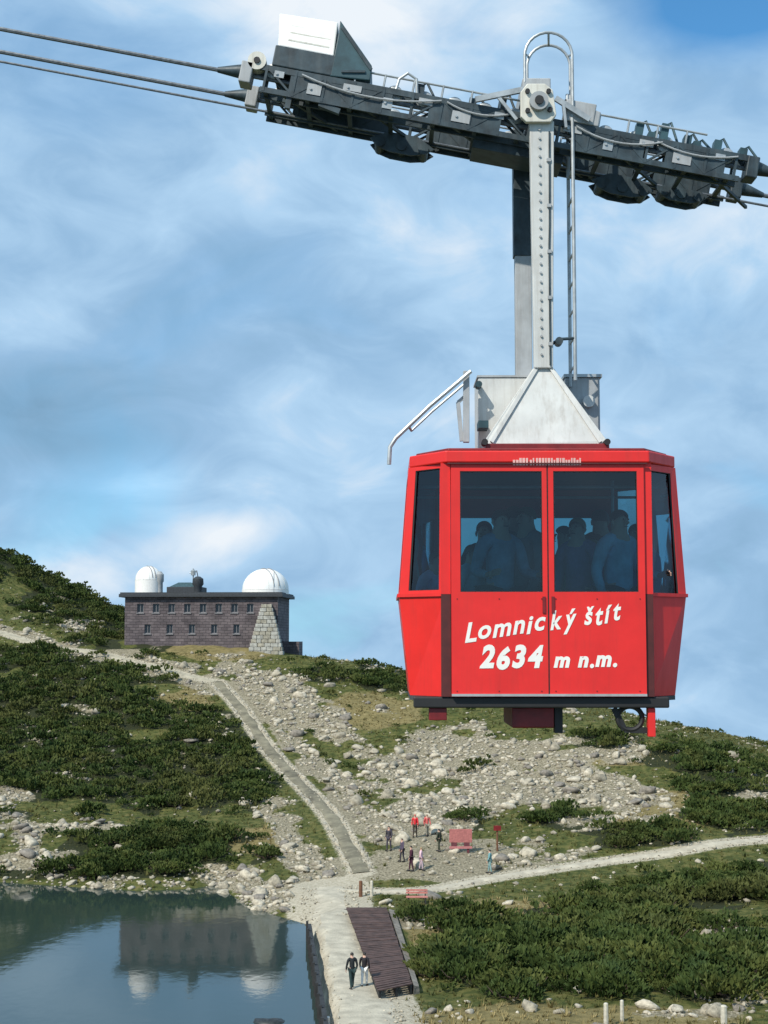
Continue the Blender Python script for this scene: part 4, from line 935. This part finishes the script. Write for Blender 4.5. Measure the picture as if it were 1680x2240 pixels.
    me = fb.mesh('face', (0, 0, 0), True); me.materials.append(SKIN); o = bpy.data.objects.new('face', me); col.objects.link(o); o.parent = root
    eb = MB()
    for s in (-1, 1): eb.lathe([(.001, -.009*k), (.009*k, 0), (.001, .009*k)], hc+Vector((s*.032*k, .078*k, .022*k)), 8)
    eb.bar(hc+Vector((-.022*k, .083*k, -.045*k)), hc+Vector((.022*k, .083*k, -.045*k)), .008*k, .006*k)
    me = eb.mesh('eyes', (0, 0, 0), True); me.materials.append(M['rubber']); o = bpy.data.objects.new('eyes', me); col.objects.link(o); o.parent = root
    hb = MB(); vs = []; n_ = 14; rows = 7
    for i in range(rows):
        t = i/(rows-1)*math.pi*.56
        for j in range(n_):
            a = 2*math.pi*j/n_; fr = max(0, math.sin(a))          # front is +Y: keep the face clear
            tt = t*(1-.42*fr); sh_ = 1-.10*(i/(rows-1))**2; vs.append(hc+Vector((sh_*.092*k*math.sin(tt)*math.cos(a), .100*k*math.sin(tt)*math.sin(a)-.010*k, .022*k+.098*k*math.cos(tt))))
    fs = [(i*n_+j, i*n_+(j+1) % n_, (i+1)*n_+(j+1) % n_, (i+1)*n_+j) for i in range(rows-1) for j in range(n_)]
    hb.add(vs, fs); me = hb.mesh('hair', (0, 0, 0), True); me.materials.append(cmat(hat) if hat else HAIRS[hair]); o = bpy.data.objects.new('cap' if hat else 'hair', me); col.objects.link(o); o.parent = root
    if pack:
        pb = MB(); c = Vector(J['che'])+Vector((0, -.22*k, -.02*k)); pb.hexa([c+Vector(v)*k for v in ((-.15, -.09, -.24), (.15, -.09, -.24), (.16, .09, -.24), (-.16, .09, -.24), (-.11, -.06, .22), (.11, -.06, .22), (.14, .09, .24), (-.14, .09, .24))])
        me = pb.mesh('backpack'); me.materials.append(cmat(pack)); o = bpy.data.objects.new('backpack', me); col.objects.link(o)
        o.location = loc; o.rotation_euler = (0, 0, face); b = o.modifiers.new('bevel', 'BEVEL'); b.width = .04; b.segments = 2
        tag(o, 'backpack worn by the '+label.split(' person ')[0]+' person', 'backpack') if False else None
        o.parent = root; o.location = (0, 0, 0); o.rotation_euler = (0, 0, 0)
    return root
def ground_at(px, py):
    d = np.arange(58, 230, .1); v = at(px, py, 1.0)-Vector((0, 0, HC)); X = v.x*d; Z = HC+v.z*d
    k = np.argmax(Z < grid_lookup(X, d)); return Vector((X[k], d[k], grid_lookup(X[k:k+1], d[k:k+1])[0]))
PEOPLE_SPOTS = []
def walker(px, py, label, face, h, top, legs, **kw):
    g = ground_at(px, py); g.z += .03; PEOPLE_SPOTS.append(g); return person(label, g, face, h, top, legs, **kw)
walker(770, 2166, 'walking person in dark jacket and dark trousers beside the brown timber platform', R(20), 1.80, (.012, .016, .02), (.02, .045, .045), stride=.2)
walker(797, 2160, 'person in a black top and white trousers next to the brown timber platform', R(-10), 1.70, (.015, .013, .018), (.75, .76, .74), stride=.14)
walker(851, 1862, 'person in dark grey on the scree, uppermost of the group below the trail', R(150), 1.85, (.05, .045, .06), (.05, .045, .065), pack=(.06, .05, .07))
walker(880, 1886, 'person in violet grey clothes behind the maroon one near the foot of the trail', R(120), 1.70, (.09, .07, .11), (.04, .035, .05))
walker(900, 1907, 'person in a dark maroon jacket standing on pale gravel near the trail foot', R(95), 1.80, (.06, .012, .03), (.05, .01, .03))
walker(921, 1905, 'person in a pale pink top beside the maroon one', R(-90), 1.65, (.78, .52, .60), (.55, .42, .48), hair=2)
walker(908, 1832, 'person in a bright red jacket with dark trousers among the boulders', R(170), 1.75, (.66, .03, .04), (.05, .04, .03), pack=(.62, .03, .03), hat=(.60, .03, .03))
walker(934, 1830, 'person in a paler coral red jacket next to the bright red one', R(200), 1.70, (.62, .13, .12), (.30, .28, .22), hair=1, pack=(.6, .16, .13))
walker(961, 1864, 'person in dark olive clothes between the red walkers and the dull red board', R(60), 1.70, (.035, .045, .028), (.04, .05, .03))
walker(1072, 1912, 'person in a pale teal jacket on the gravel path', R(80), 1.70, (.16, .34, .36), (.22, .36, .36))
# passengers behind the glass
def rider(px, py, Y, label, face, h, top, hair, **kw):
    person(label, Vector((at(px, py, Y).x, Y, CAB_FLOOR+.0)), face, h, top, (.03, .035, .05), hair=hair, stride=.02, **kw)
rider(1095, 1400, 12.95, 'passenger in a slate blue jacket behind the middle of the left door window', R(205), 1.66, (.26, .38, .50), 0, elbow=(.25, .25))
rider(1158, 1400, 13.55, 'tall passenger in dark grey behind the right half of the left door window', R(120), 1.74, (.16, .17, .18), 1, hat=(.05, .10, .05))
rider(1030, 1400, 13.2, 'short passenger in pale blue at the left edge of the left door window', R(240), 1.36, (.50, .60, .70), 1)
rider(1268, 1400, 13.35, 'passenger in dark violet behind the left part of the right door window', R(145), 1.62, (.22, .17, .34), 2, pack=(.08, .16, .08))
rider(1355, 1400, 12.98, 'passenger in a light blue jacket at the right door window', R(215), 1.66, (.30, .58, .78), 0, elbow=(.25, .1))
rider(1318, 1400, 13.8, 'passenger in black at the far side, seen through the right door window', R(20), 1.74, (.02, .025, .02), 0)
rider(1062, 1400, 13.75, 'passenger in a dark wine jacket at the back of the left door window', R(160), 1.62, (.10, .03, .06), 0)
rider(1128, 1400, 13.9, 'passenger in grey green far back in the middle of the cabin', R(30), 1.78, (.14, .20, .18), 1)
rider(1240, 1400, 13.8, 'passenger in mid teal behind the seam between the door windows', R(100), 1.58, (.10, .32, .34), 0)
rider(1338, 1400, 13.62, 'passenger in navy behind the right edge of the right door window', R(260), 1.50, (.04, .06, .16), 2, pack=(.3, .25, .1))
rider(1398, 1400, 13.2, 'passenger in blue behind the narrow right corner window', R(140), 1.55, (.08, .16, .40), 0)
rider(952, 1400, 13.4, 'passenger with a pale lilac top behind the narrow left corner window', R(220), 1.30, (.70, .58, .85), 1)

# ------------------------------------------------------------------ small things on the ground
def ribbon_normal(pts, i):
    d = pts[min(i+1, len(pts)-1)]-pts[max(i-1, 0)]; return Vector((d.y, -d.x, 0)).normalized(), d
# kerb stones of the trail: parts of it
ks = []
for v in range(5):
    b = MB(); rr = random.Random(v); L_ = .34; j = lambda s: rr.uniform(-s, s)
    b.hexa([(-L_+j(.04), -.16+j(.03), -.15), (L_+j(.04), -.16+j(.03), -.15), (L_+j(.04), .16+j(.03), -.15), (-L_+j(.04), .16+j(.03), -.15), (-L_+.05+j(.04), -.12+j(.03), .13+j(.04)), (L_-.05+j(.04), -.12+j(.03), .13+j(.04)), (L_-.05+j(.04), .12+j(.03), .13+j(.04)), (-L_+.05+j(.04), .12+j(.03), .13+j(.04))])
    me = b.mesh('kerb_stone'); me.materials.append(M['kerb'] if v % 2 else M['rock2']); ks.append(me)
cnt = 0
for side in (-1, 1):
    acc = 0
    for i in range(len(TRAIL)-1):
        n, d = ribbon_normal(TRAIL, i); p = TRAIL[i]; a = math.atan2(d.y, d.x)
        for f in (0, .5):
            if random.random() < .45: continue
            q_ = p.lerp(TRAIL[i+1], f); x, y = q_.x+n.x*side*.80+random.uniform(-.1, .1), q_.y+n.y*side*.80+random.uniform(-.06, .06)
            o = bpy.data.objects.new('kerb_stone', ks[random.randrange(5)]); col.objects.link(o); o.parent = trail
            sc_ = random.uniform(.45, .95); o.location = (x, y, gz(x, y)+.06); o.rotation_euler = (random.uniform(-.12, .12), -math.atan2(d.z, d.to_2d().length), a+random.uniform(-.2, .2)); o.scale = (sc_*.8, sc_, sc_); cnt += 1
# brown timber platform: boards across, kerb rail, dark stone strip on the right
def platform():
    c = sum(PLAT, Vector())/4; root = thing('timber_platform', 'long brown boarded timber platform beside the pale dam path', 'platform', (c.x, c.y, .95))
    A, B, C_, D = PLAT; zt = 1.25; n = 50; first = None
    def P2(s, t, z): v = (A*(1-s)+B*s)*(1-t)+(D*(1-s)+C_*s)*t; return Vector((v.x, v.y, z))
    for k in range(n):
        t0, t1 = k/n+.0025, (k+1)/n-.0025; j = random.uniform(-.02, .02); e = random.uniform(-.012, .012); b = MB()
        b.hexa([P2(e, t0, zt), P2(.84+e, t0, zt), P2(.84+e, t1, zt), P2(e, t1, zt), P2(e, t0, zt+.06+j), P2(.84+e, t0, zt+.06+j), P2(.84+e, t1, zt+.06), P2(e, t1, zt+.06)])
        obj('board', b, M['timber'], root)
    for s in (.04, .44, .80):
        b = MB(); b.hexa([P2(s, .005, .6), P2(s+.05, .005, .6), P2(s+.05, .995, .6), P2(s, .995, .6), P2(s, .005, zt-.005), P2(s+.05, .005, zt-.005), P2(s+.05, .995, zt-.005), P2(s, .995, zt-.005)]); obj('bearer', b, M['timber_dark'], root)
    b = MB(); b.hexa([P2(.87, 0, .4), P2(1.06, 0, .4), P2(1.06, 1, .4), P2(.87, 1, .4), P2(.89, 0, 1.2), P2(1.02, 0, 1.1), P2(1.02, 1, 1.1), P2(.89, 1, 1.2)]); obj('side_wall', b, M['rock3'], root)
platform()
# tarred timber edging along the lake side of the dam
def lake_edge():
    a, b_ = at_z(677, 2024, .95), at_z(722, 2300, .95); root = thing('lake_edging', 'dark tarred timber edging between the lake and the dam path', 'edging', (a.x, a.y, .6))
    n = 12
    for k in range(n):
        p, q_ = a.lerp(b_, k/n+.002), a.lerp(b_, (k+1)/n-.002); m = MB(); h = random.uniform(-.02, .02)
        m.bar(Vector((p.x, p.y, .80+h)), Vector((q_.x, q_.y, .80+h)), .22, .55); obj('beam', m, M['timber_dark'], root, bevel=.02)
    for k in range(n+1):
        p = a.lerp(b_, k/n); m = MB(); m.bar(Vector((p.x-.14, p.y, -.8)), Vector((p.x-.14, p.y, 1.2)), .14, .14, (0, 1, 0)); obj('pile', m, M['timber_dark'], root)
lake_edge()
def post(name, px, py, h, w, m, label, cat, top=None, group=None, tilt=0):
    g = ground_at(px, py); r = thing(name, label, cat, g, group)
    b = MB(); t = Vector((tilt*h, 0, h)); b.tube([g-Vector((0, 0, .3)), g+t*.96, g+t], [w/2, w/2*.92, w/2*.6], 8); obj('post', b, m, r)
    if top: b = MB(); c = g+t; b.box(c+Vector((-.28, -.14, -.42)), c+Vector((.28, -.09, -.05))); obj('board', b, top, r)
    return r
post('trail_post', 789, 1962, 1.05, .26, M['post_brown'], 'short brown wooden post at the junction, left one of the pair', 'post')
post('trail_post', 813, 1960, 1.0, .22, M['post_pale'], 'short pale wooden post at the junction, right one of the pair', 'post')
post('trail_sign', 1088, 1862, 1.95, .16, M['post_brown'], 'tall brown signpost with a rust red board behind the gravel path', 'signpost', M['red_dark'])
post('fence_post', 1326, 2248, 1.05, .22, M['post_pale'], 'thick pale wooden post in ochre grass, leftmost of three below the dwarf pines', 'post')
post('fence_post', 1361, 2236, .95, .18, M['post_pale'], 'thin pale wooden post in ochre grass, middle one of three', 'post')
post('fence_post', 1584, 2250, 1.0, .30, M['post_pale'], 'thick pale post at the right, standing alone below the dwarf pines', 'post')
g = ground_at(713, 2252); r = thing('marker_block', 'white painted block on the dam path at the lake edge', 'block', g)
b = MB(); b.hexa([g+Vector(v) for v in ((-.22, -.2, 0), (.22, -.2, 0), (.22, .2, 0), (-.22, .2, 0), (-.16, -.15, .55), (.16, -.15, .55), (.16, .15, .55), (-.16, .15, .55))]); obj('block', b, M['white'], r, bevel=.03)
b = MB(); b.box(g+Vector((-.3, -.28, -.1)), g+Vector((.3, .28, -.002))); obj('footing', b, M['kerb'], r)
def board():
    g = ground_at(1008, 1866); r = thing('notice_board', 'dull red blank board on two legs beyond the gravel path', 'board', g)
    b = MB(); b.box(g+Vector((-.85, -.05, .75)), g+Vector((.85, .02, 1.75))); obj('panel', b, cmat((.42, .15, .14)), r, bevel=.02)
    for s in (-.6, .55):
        b = MB(); b.box(g+Vector((s-.09, -.045+.08, -.3)), g+Vector((s+.09, .12, 1.7))); obj('leg', b, cmat((.12, .03, .04)), r)
    b = MB(); b.box(g+Vector((-.85, -.04, .30)), g+Vector((.85, .03, .48))); obj('lower_board', b, cmat((.46, .18, .18)), r)
    for s in (-.5, .45):
        b = MB(); b.box(g+Vector((s-.22, -.03, .49)), g+Vector((s+.22, .02, .748))); obj('brace', b, cmat((.14, .04, .05)), r)
board()
def bench(px, py, m, label):
    g = ground_at(px, py); r = thing('bench', label, 'bench', g)
    for k in range(4):
        b = MB(); b.box(g+Vector((-.7, -.24+k*.125, .43)), g+Vector((.7, -.13+k*.125, .48))); obj('seat_board', b, m, r)
    for z in (.62, .78):
        b = MB(); b.box(g+Vector((-.7, .27, z)), g+Vector((.7, .31, z+.12))); obj('back_board', b, m, r)
    for s in (-.55, .55):
        b = MB(); b.box(g+Vector((s-.04, -.2, -.2)), g+Vector((s+.04, -.12, .428))); b.box(g+Vector((s-.04, .315, -.2)), g+Vector((s+.04, .375, .9))); b.box(g+Vector((s-.04, -.118, .33)), g+Vector((s+.04, .313, .40))); obj('leg', b, M['timber_dark'], r)
bench(912, 1978, cmat((.50, .20, .17)), 'salmon red wooden bench on the near edge of the path')
# boulder breaking the surface of the lake
def rock_mesh(seed, sub=2, flat=.75):
    bmv, bmf = ICO[sub]; r = np.random.default_rng(seed); v = bmv.copy()
    for _ in range(13):                     # chop facets
        n = r.normal(size=3); n /= np.linalg.norm(n); d = r.uniform(.42, .85); s = v@n; v = v-np.outer(np.maximum(0, s-d), n)*.98
    v *= np.array([r.uniform(.85, 1.25), r.uniform(.75, 1.1), flat*r.uniform(.8, 1.15)]); v += r.normal(scale=.022, size=v.shape)
    return v, bmf
def ico(sub):
    import bmesh
    bm = bmesh.new(); bmesh.ops.create_icosphere(bm, subdivisions=sub, radius=1); v = np.array([p.co[:] for p in bm.verts]); f = np.array([[p.index for p in q.verts] for q in bm.faces]); bm.free(); return v, f
ICO = {1: ico(1), 2: ico(2), 3: ico(3)}
def rock_me(seed, mname, sub=2):
    v, f = rock_mesh(seed, sub); me = np_mesh('boulder', v, f); me.materials.append(M[mname]); return me
g = at_z(590, 2246, 0); me = rock_me(91, 'wet'); o = bpy.data.objects.new('boulder', me); col.objects.link(o); o.location = (g.x, g.y+.9, -.1); o.scale = (.85, .7, .62)
tag(o, 'dark wet round boulder breaking the surface of the lake', 'boulder')

# ------------------------------------------------------------------ boulders and scree
def scatter(n, x0, x1, y0, y1): return rng.uniform(x0, x1, n), rng.uniform(y0, y1, n)
def clear(X, Y, trail_w=1.7, dam_w=2.6):
    ok = (line_dist(X, Y, TRAIL) > trail_w) & (line_dist(X, Y, RPATH) > 1.3) & (line_dist(X, Y, DAM) > dam_w) & (line_dist(X, Y, UPTRAIL) > 1.0) & (poly_sd(X, Y, LK) > -.3)
    ok &= poly_sd(X, Y, [tuple(p.to_2d()) for p in PLAT]) > .5
    ok &= ~((X > -36) & (X < -9) & (Y > 185.5) & (Y < 208))
    for g in PEOPLE_SPOTS: ok &= np.hypot(X-g.x, Y-g.y) > .9
    return ok
RX, RY = scatter(190000, -66, 58, 58, 215)
RZ = grid_lookup(RX, RY); sM, dM, pM = masks(RX, RY, RZ)
rpx, rpy = proj(RX, RY, RZ)
inview = (rpx > -700) & (rpx < 2550) & (rpy < 2400)
bank = (poly_sd(RX, RY, LK) < 2.6) & (RX < -6)
prob = np.clip(sM*.60+.030+bank*.28, 0, 1)*np.where((rpx > 830) & (rpx < 1080) & (rpy > 1830) & (rpy < 1930), .25, 1)
keep = (rng.random(len(RX)) < prob) & clear(RX, RY) & inview
RX, RY, RZ, sM, bank = RX[keep], RY[keep], RZ[keep], sM[keep], bank[keep]
size = np.exp(rng.normal(-1.95, .68, len(RX))); size = np.clip(size, .06, .85)
apx = size/RY; _x, _y = proj(RX, RY, RZ); apx = apx*np.where((_x > -20) & (_x < 1700) & (_y < 2250), 1, .2); order = np.argsort(-apx)
rock_lib = [rock_me(100+i, 'rock%d' % (0, 2, 1, 0, 3, 2, 1, 3)[i]) for i in range(8)]
LANDMARKS = [(450, 1400, 'the observatory'), (474, 1492, 'the top of the grey trail'), (600, 1660, 'the grey trail middle'), (788, 1905, 'the foot of the grey trail'), (835, 2080, 'the brown timber platform'),
             (910, 1815, 'the red jacketed walkers'), (1008, 1835, 'the dull red board'), (1072, 1890, 'the teal walker'), (912, 1965, 'the salmon red bench'), (1345, 2225, 'the two pale posts'), (1584, 2225, 'the lone pale post'),
             (1170, 1570, 'the cabin underside'), (1425, 1600, 'the red guide foot'), (60, 1930, 'the leftmost lake shore'), (330, 1945, 'the mid lake shore'), (600, 2010, 'the rubble bank tip'), (1650, 1845, 'the gravel path end'), (1350, 1890, 'the gravel path middle'),
             (30, 1400, 'the upper pale path'), (30, 1650, 'the left picture edge'), (1660, 2060, 'the right picture edge')]
def where(px, py):
    d, lx, ly, nm = min((math.hypot(px-a, (py-b)*1.3), a, b, n) for a, b, n in LANDMARKS)
    dx, dy = px-lx, (py-ly)*1.3
    h = 'right' if dx > 0 else 'left'; v = 'below' if dy > 0 else 'above'
    side = ('to the %s of' % h) if abs(dx) > 2*abs(dy) else (v if abs(dy) > 2*abs(dx) else '%s and %s of' % (v, h))
    far = 'close' if d < 70 else ('some way' if d < 170 else 'far')
    return '%s %s %s' % (far, side, nm)
ROCK_WORD = ('pale', 'dark grey')
BPX, BPY = proj(RX, RY, RZ)
for i in order[:295]:
    o = bpy.data.objects.new('boulder', rock_lib[rng.integers(8)]); col.objects.link(o); s = size[i]
    o.location = (RX[i], RY[i], RZ[i]+s*.18); o.scale = (s, s*rng.uniform(.8, 1.1), s*rng.uniform(.7, 1.1)); o.rotation_euler = (rng.uniform(-.3, .3), rng.uniform(-.3, .3), rng.uniform(0, 6.3))
    lb = '%s %s boulder %s' % ('large' if s > .75 else ('small' if s < .42 else 'middling'), ROCK_WORD[int(o.data.materials[0].name[-1] == 'd')], where(BPX[i], BPY[i])); tag(o, lb, 'boulder', 'boulders strewn over the slopes')
def join_scatter(name, lib, X, Y, Z, S, m_index, mats, tilt=.4, sink=.15):
    Vs, Fs, Ms, off = [], [], [], 0
    for i in range(len(X)):
        v, f = lib[i % len(lib)]; a = rng.uniform(0, 6.283); ca, sa = math.cos(a), math.sin(a)
        w = v*S[i]*np.array([1, rng.uniform(.75, 1.1), rng.uniform(.7, 1.1)]); x = w[:, 0]*ca-w[:, 1]*sa; y = w[:, 0]*sa+w[:, 1]*ca
        Vs.append(np.stack([x+X[i], y+Y[i], w[:, 2]+Z[i]+S[i]*sink], 1)); Fs.append(f+off); Ms.append(np.full(len(f), m_index(i), np.int32)); off += len(v)
    me = np_mesh(name, np.concatenate(Vs), np.concatenate(Fs))
    for m in mats: me.materials.append(m)
    me.polygons.foreach_set('material_index', np.concatenate(Ms)); return me
def path_stones(pts, hw, n):
    k = rng.integers(0, len(pts)-1, n); t = rng.random(n); u = rng.uniform(-1, 1, n); u = np.sign(u)*np.abs(u)**.45*hw
    ax = np.array([p.x for p in pts]); ay = np.array([p.y for p in pts]); x = ax[k]+(ax[k+1]-ax[k])*t; y = ay[k]+(ay[k+1]-ay[k])*t
    dx = ax[k+1]-ax[k]; dy = ay[k+1]-ay[k]; L_ = np.hypot(dx, dy)+1e-9
    return x+dy/L_*u, y-dx/L_*u
_ps = [path_stones(DAM, 1.9, 900), path_stones(RPATH, .9, 900), path_stones(TRAIL, 1.0, 900), path_stones(UPTRAIL, .9, 500)]
sx_, sy_ = np.concatenate([p[0] for p in _ps]), np.concatenate([p[1] for p in _ps]); ok_ = poly_sd(sx_, sy_, LK) > .15; sx_, sy_ = sx_[ok_], sy_[ok_]
n0 = len(RX); RX = np.concatenate([RX, sx_]); RY = np.concatenate([RY, sy_]); RZ = np.concatenate([RZ, grid_lookup(sx_, sy_)+.035]); size = np.concatenate([size, np.exp(rng.normal(-2.75, .4, len(sx_)))])
rest = np.concatenate([order[295:], np.arange(n0, len(RX))])
lib1 = [rock_mesh(200+i, 1) for i in range(10)]
pick = rng.choice(4, len(rest), p=[.36, .26, .26, .12])
me = join_scatter('scree', lib1, RX[rest], RY[rest], RZ[rest], size[rest], lambda i: pick[i], [M['rock%d' % k] for k in range(4)])
tag(obj('scree', me, M['rock0']), 'loose pale granite rubble strewn over the slope', 'scree', kind='stuff')
print('rocks', len(RX))

# ------------------------------------------------------------------ dwarf pines
def leafmat(name, c, c2, tr=.55, c3=(.100, .102, .032)):
    m = bpy.data.materials.new(name); m.use_nodes = True; t = m.node_tree; L = t.links.new; p = t.nodes['Principled BSDF']
    p.inputs['Roughness'].default_value = .75; p.inputs['Specular IOR Level'].default_value = .2
    tc = N(t, 'ShaderNodeNewGeometry'); oi = N(t, 'ShaderNodeObjectInfo')
    nz = N(t, 'ShaderNodeTexNoise'); nz.inputs['Scale'].default_value = .55; nz.inputs['Detail'].default_value = 6; nz.inputs['Roughness'].default_value = .65; L(tc.outputs['Position'], nz.inputs['Vector'])
    nb = N(t, 'ShaderNodeTexNoise'); nb.inputs['Scale'].default_value = .13; nb.inputs['Detail'].default_value = 3; L(tc.outputs['Position'], nb.inputs['Vector'])
    rp = N(t, 'ShaderNodeValToRGB'); L(nz.outputs['Fac'], rp.inputs[0]); e = rp.color_ramp.elements; e[0].position = .33; e[1].position = .68; e[0].color = (*c, 1); e[1].color = (*c2, 1)
    mr = N(t, 'ShaderNodeMapRange', interpolation_type='SMOOTHSTEP'); mr.inputs['From Min'].default_value = .50; mr.inputs['From Max'].default_value = .66; mr.inputs['To Max'].default_value = tr; L(nb.outputs['Fac'], mr.inputs['Value'])
    mi = N(t, 'ShaderNodeMix', data_type='RGBA'); L(mr.outputs[0], mi.inputs[0]); L(rp.outputs[0], mi.inputs[6]); mi.inputs[7].default_value = (*c3, 1)
    rp = mi; rp_out = mi.outputs[2]
    L(rp_out, p.inputs['Base Color']); return m
M['pine'] = leafmat('dwarf_pine_needles', (.020, .042, .011), (.068, .096, .022))
M['pine2'] = leafmat('dwarf_pine_needles_olive', (.034, .056, .014), (.100, .118, .030))
M['twig'] = mat('pine_wood', (.07, .05, .035), .9)
M['grass'] = leafmat('alpine_grass', (.050, .064, .018), (.165, .150, .050))
M['grass_dry'] = leafmat('ochre_grass', (.16, .135, .055), (.32, .26, .12))
def pine_geo(seed, n, r=1.0, h=.8, wide=1.0):
    """upright needle brushes spread over and through a low mound"""
    g = np.random.default_rng(seed); Vs, Fs = [], []; off = 0
    lob = [(g.uniform(-.55, .55), g.uniform(-.55, .55), g.uniform(.45, .75), g.uniform(.6, 1.0)) for _ in range(5)]
    for i in range(n):
        cx, cy, lr, lh = lob[g.integers(5)]; a = g.uniform(0, 6.283); rr = lr*math.sqrt(g.random()); x, y = cx+rr*math.cos(a), cy+rr*math.sin(a)
        top = lh*h*(1-(rr/lr)**2*.75); z = top*g.uniform(.45, 1.0)+.05
        d = np.array([x*.55+g.normal()*.22, y*.55+g.normal()*.22, g.uniform(.5, 1.1)]); d /= np.linalg.norm(d); L_ = g.uniform(.16, .30); w = g.uniform(.05, .09)*wide; L_ *= .6+.4*wide
        s = np.cross(d, g.normal(size=3)); s /= np.linalg.norm(s)+1e-9; u = np.cross(d, s); b = np.array([x, y, z])
        for k in range(3):
            t = s*math.cos(k*2.094)+u*math.sin(k*2.094)
            Vs += [b, b+d*L_*.55+t*w, b+d*L_]; Fs.append((off, off+1, off+2)); off += 3
            Vs += [b+d*L_*.1, b+d*L_*.75+t*w*.8-d*.02, b+d*L_*.55+t*w*1.2+np.array([0, 0, .05])]; Fs.append((off, off+1, off+2)); off += 3
    return np.array(Vs), np.array(Fs)
PX_, PY_ = scatter(34000, -66, 58, 58, 232)
PZ_ = grid_lookup(PX_, PY_); s2, d2, p2 = masks(PX_, PY_, PZ_); ppx, ppy = proj(PX_, PY_, PZ_)
keep = (rng.random(len(PX_)) < np.clip(p2*.42*(1-.75*s2)+.022*(1-s2), 0, 1)) & clear(PX_, PY_, 2.1, 3.3) & (poly_sd(PX_, PY_, LK) > 1.2) & (ppx > -700) & (ppx < 2550) & (ppy < 2400)
# leave the ochre meadow in front, the walkers' plaza and the platform edge open
keep &= ~((ppy > 2185) & (ppx > 850)) & ~((ppx > 820) & (ppx < 1300) & (ppy > 1800) & (ppy < 1930))
PX_, PY_, PZ_, p2 = PX_[keep], PY_[keep], PZ_[keep], p2[keep]; ppx, ppy = ppx[keep], ppy[keep]
psz = rng.uniform(.55, 1.25, len(PX_))*np.where(p2 > .5, 1, .6)*np.where((p2 > .6) & (ppx > 900) & (ppy > 1960), 1.35, 1)
order = np.argsort(-psz/PY_*np.where((ppx > -20) & (ppx < 1700) & (ppy < 2250), 1, .2))
pine_lib = []; wood_lib = []
for i in range(6):
    v, f = pine_geo(300+i, 300); me = np_mesh('foliage', v, f); me.materials.append(M['pine' if i % 3 else 'pine2']); pine_lib.append(me)
    b = MB(); rr = random.Random(i)
    for k in range(6):
        a = k*1.05+rr.uniform(-.3, .3); b.tube([(0, 0, -.15), (.25*math.cos(a), .25*math.sin(a), .14), (.55*math.cos(a), .55*math.sin(a), .22), (.75*math.cos(a), .75*math.sin(a), .5)], [.05, .035, .025, .012], 5)
    me = b.mesh('branches'); me.materials.append(M['twig']); wood_lib.append(me)
for i in order[:295]:
    r_ = bpy.data.objects.new('dwarf_pine', None); col.objects.link(r_); k = int(rng.integers(6)); s = psz[i]
    r_.location = (PX_[i], PY_[i], PZ_[i]-.05); r_.scale = (s*1.25, s*1.25, s); r_.rotation_euler = (0, 0, rng.uniform(0, 6.3)); r_.empty_display_size = .3
    lb = '%s dwarf pine %s' % ('broad' if s > 1.1 else ('low' if s < .8 else 'bushy'), where(ppx[i], ppy[i])); tag(r_, lb, 'dwarf pine', 'dwarf pines on the slopes')
    for nm, lib in (('foliage', pine_lib), ('branches', wood_lib)):
        o = bpy.data.objects.new(nm, lib[k]); col.objects.link(o); o.parent = r_
rest = order[295:7500]
plib = [pine_geo(400+i, 46, wide=1.9) for i in range(8)]
pk = rng.choice(2, len(rest), p=[.66, .34])
me = join_scatter('dwarf_pine_thicket', plib, PX_[rest], PY_[rest], PZ_[rest], psz[rest]*1.15, lambda i: pk[i], [M['pine'], M['pine2']], sink=0)
tag(obj('dwarf_pine_thicket', me, M['pine']), 'distant carpet of dwarf pines merging over the slopes', 'dwarf pines', kind='stuff')
print('pines', len(PX_))

# ------------------------------------------------------------------ grass
def tuft(seed, n=7):
    g = np.random.default_rng(seed); Vs, Fs = [], []
    for i in range(n):
        a = g.uniform(0, 6.283); d = np.array([math.cos(a), math.sin(a), 0]); s = np.array([-d[1], d[0], 0]); b = d*g.uniform(0, .25); h = g.uniform(.5, 1.0); w = g.uniform(.08, .15)
        Vs += [b-s*w, b+s*w, b+d*g.uniform(.2, .6)+np.array([0, 0, h])]; Fs.append((3*i, 3*i+1, 3*i+2))
    return np.array(Vs), np.array(Fs)
X, Y = scatter(170000, -66, 58, 58, 220); Z = grid_lookup(X, Y); s3, d3, p3 = masks(X, Y, Z); tx, ty = proj(X, Y, Z)
keep = (rng.random(len(X)) < np.clip((1-s3*.92)*(.55+.4*d3)*(1-.5*p3), 0, 1)) & clear(X, Y, 1.35, 2.3) & (poly_sd(X, Y, LK) > .5) & (tx > -700) & (tx < 2550) & (ty < 2400)
X, Y, Z, d3 = X[keep], Y[keep], Z[keep], d3[keep]
sel = rng.permutation(len(X))[:66000]; X, Y, Z, d3 = X[sel], Y[sel], Z[sel], d3[sel]
S = np.exp(rng.normal(-1.6, .4, len(X))); dm = (d3+rng.normal(0, .2, len(X))) > .55
me = join_scatter('grass', [tuft(i) for i in range(12)], X, Y, Z-.03, S, lambda i: int(dm[i]), [M['grass'], M['grass_dry']], sink=0)
tag(obj('grass', me, M['grass']), 'olive and ochre alpine grass tufts over the slopes', 'grass', kind='stuff')
print('grass', len(X))
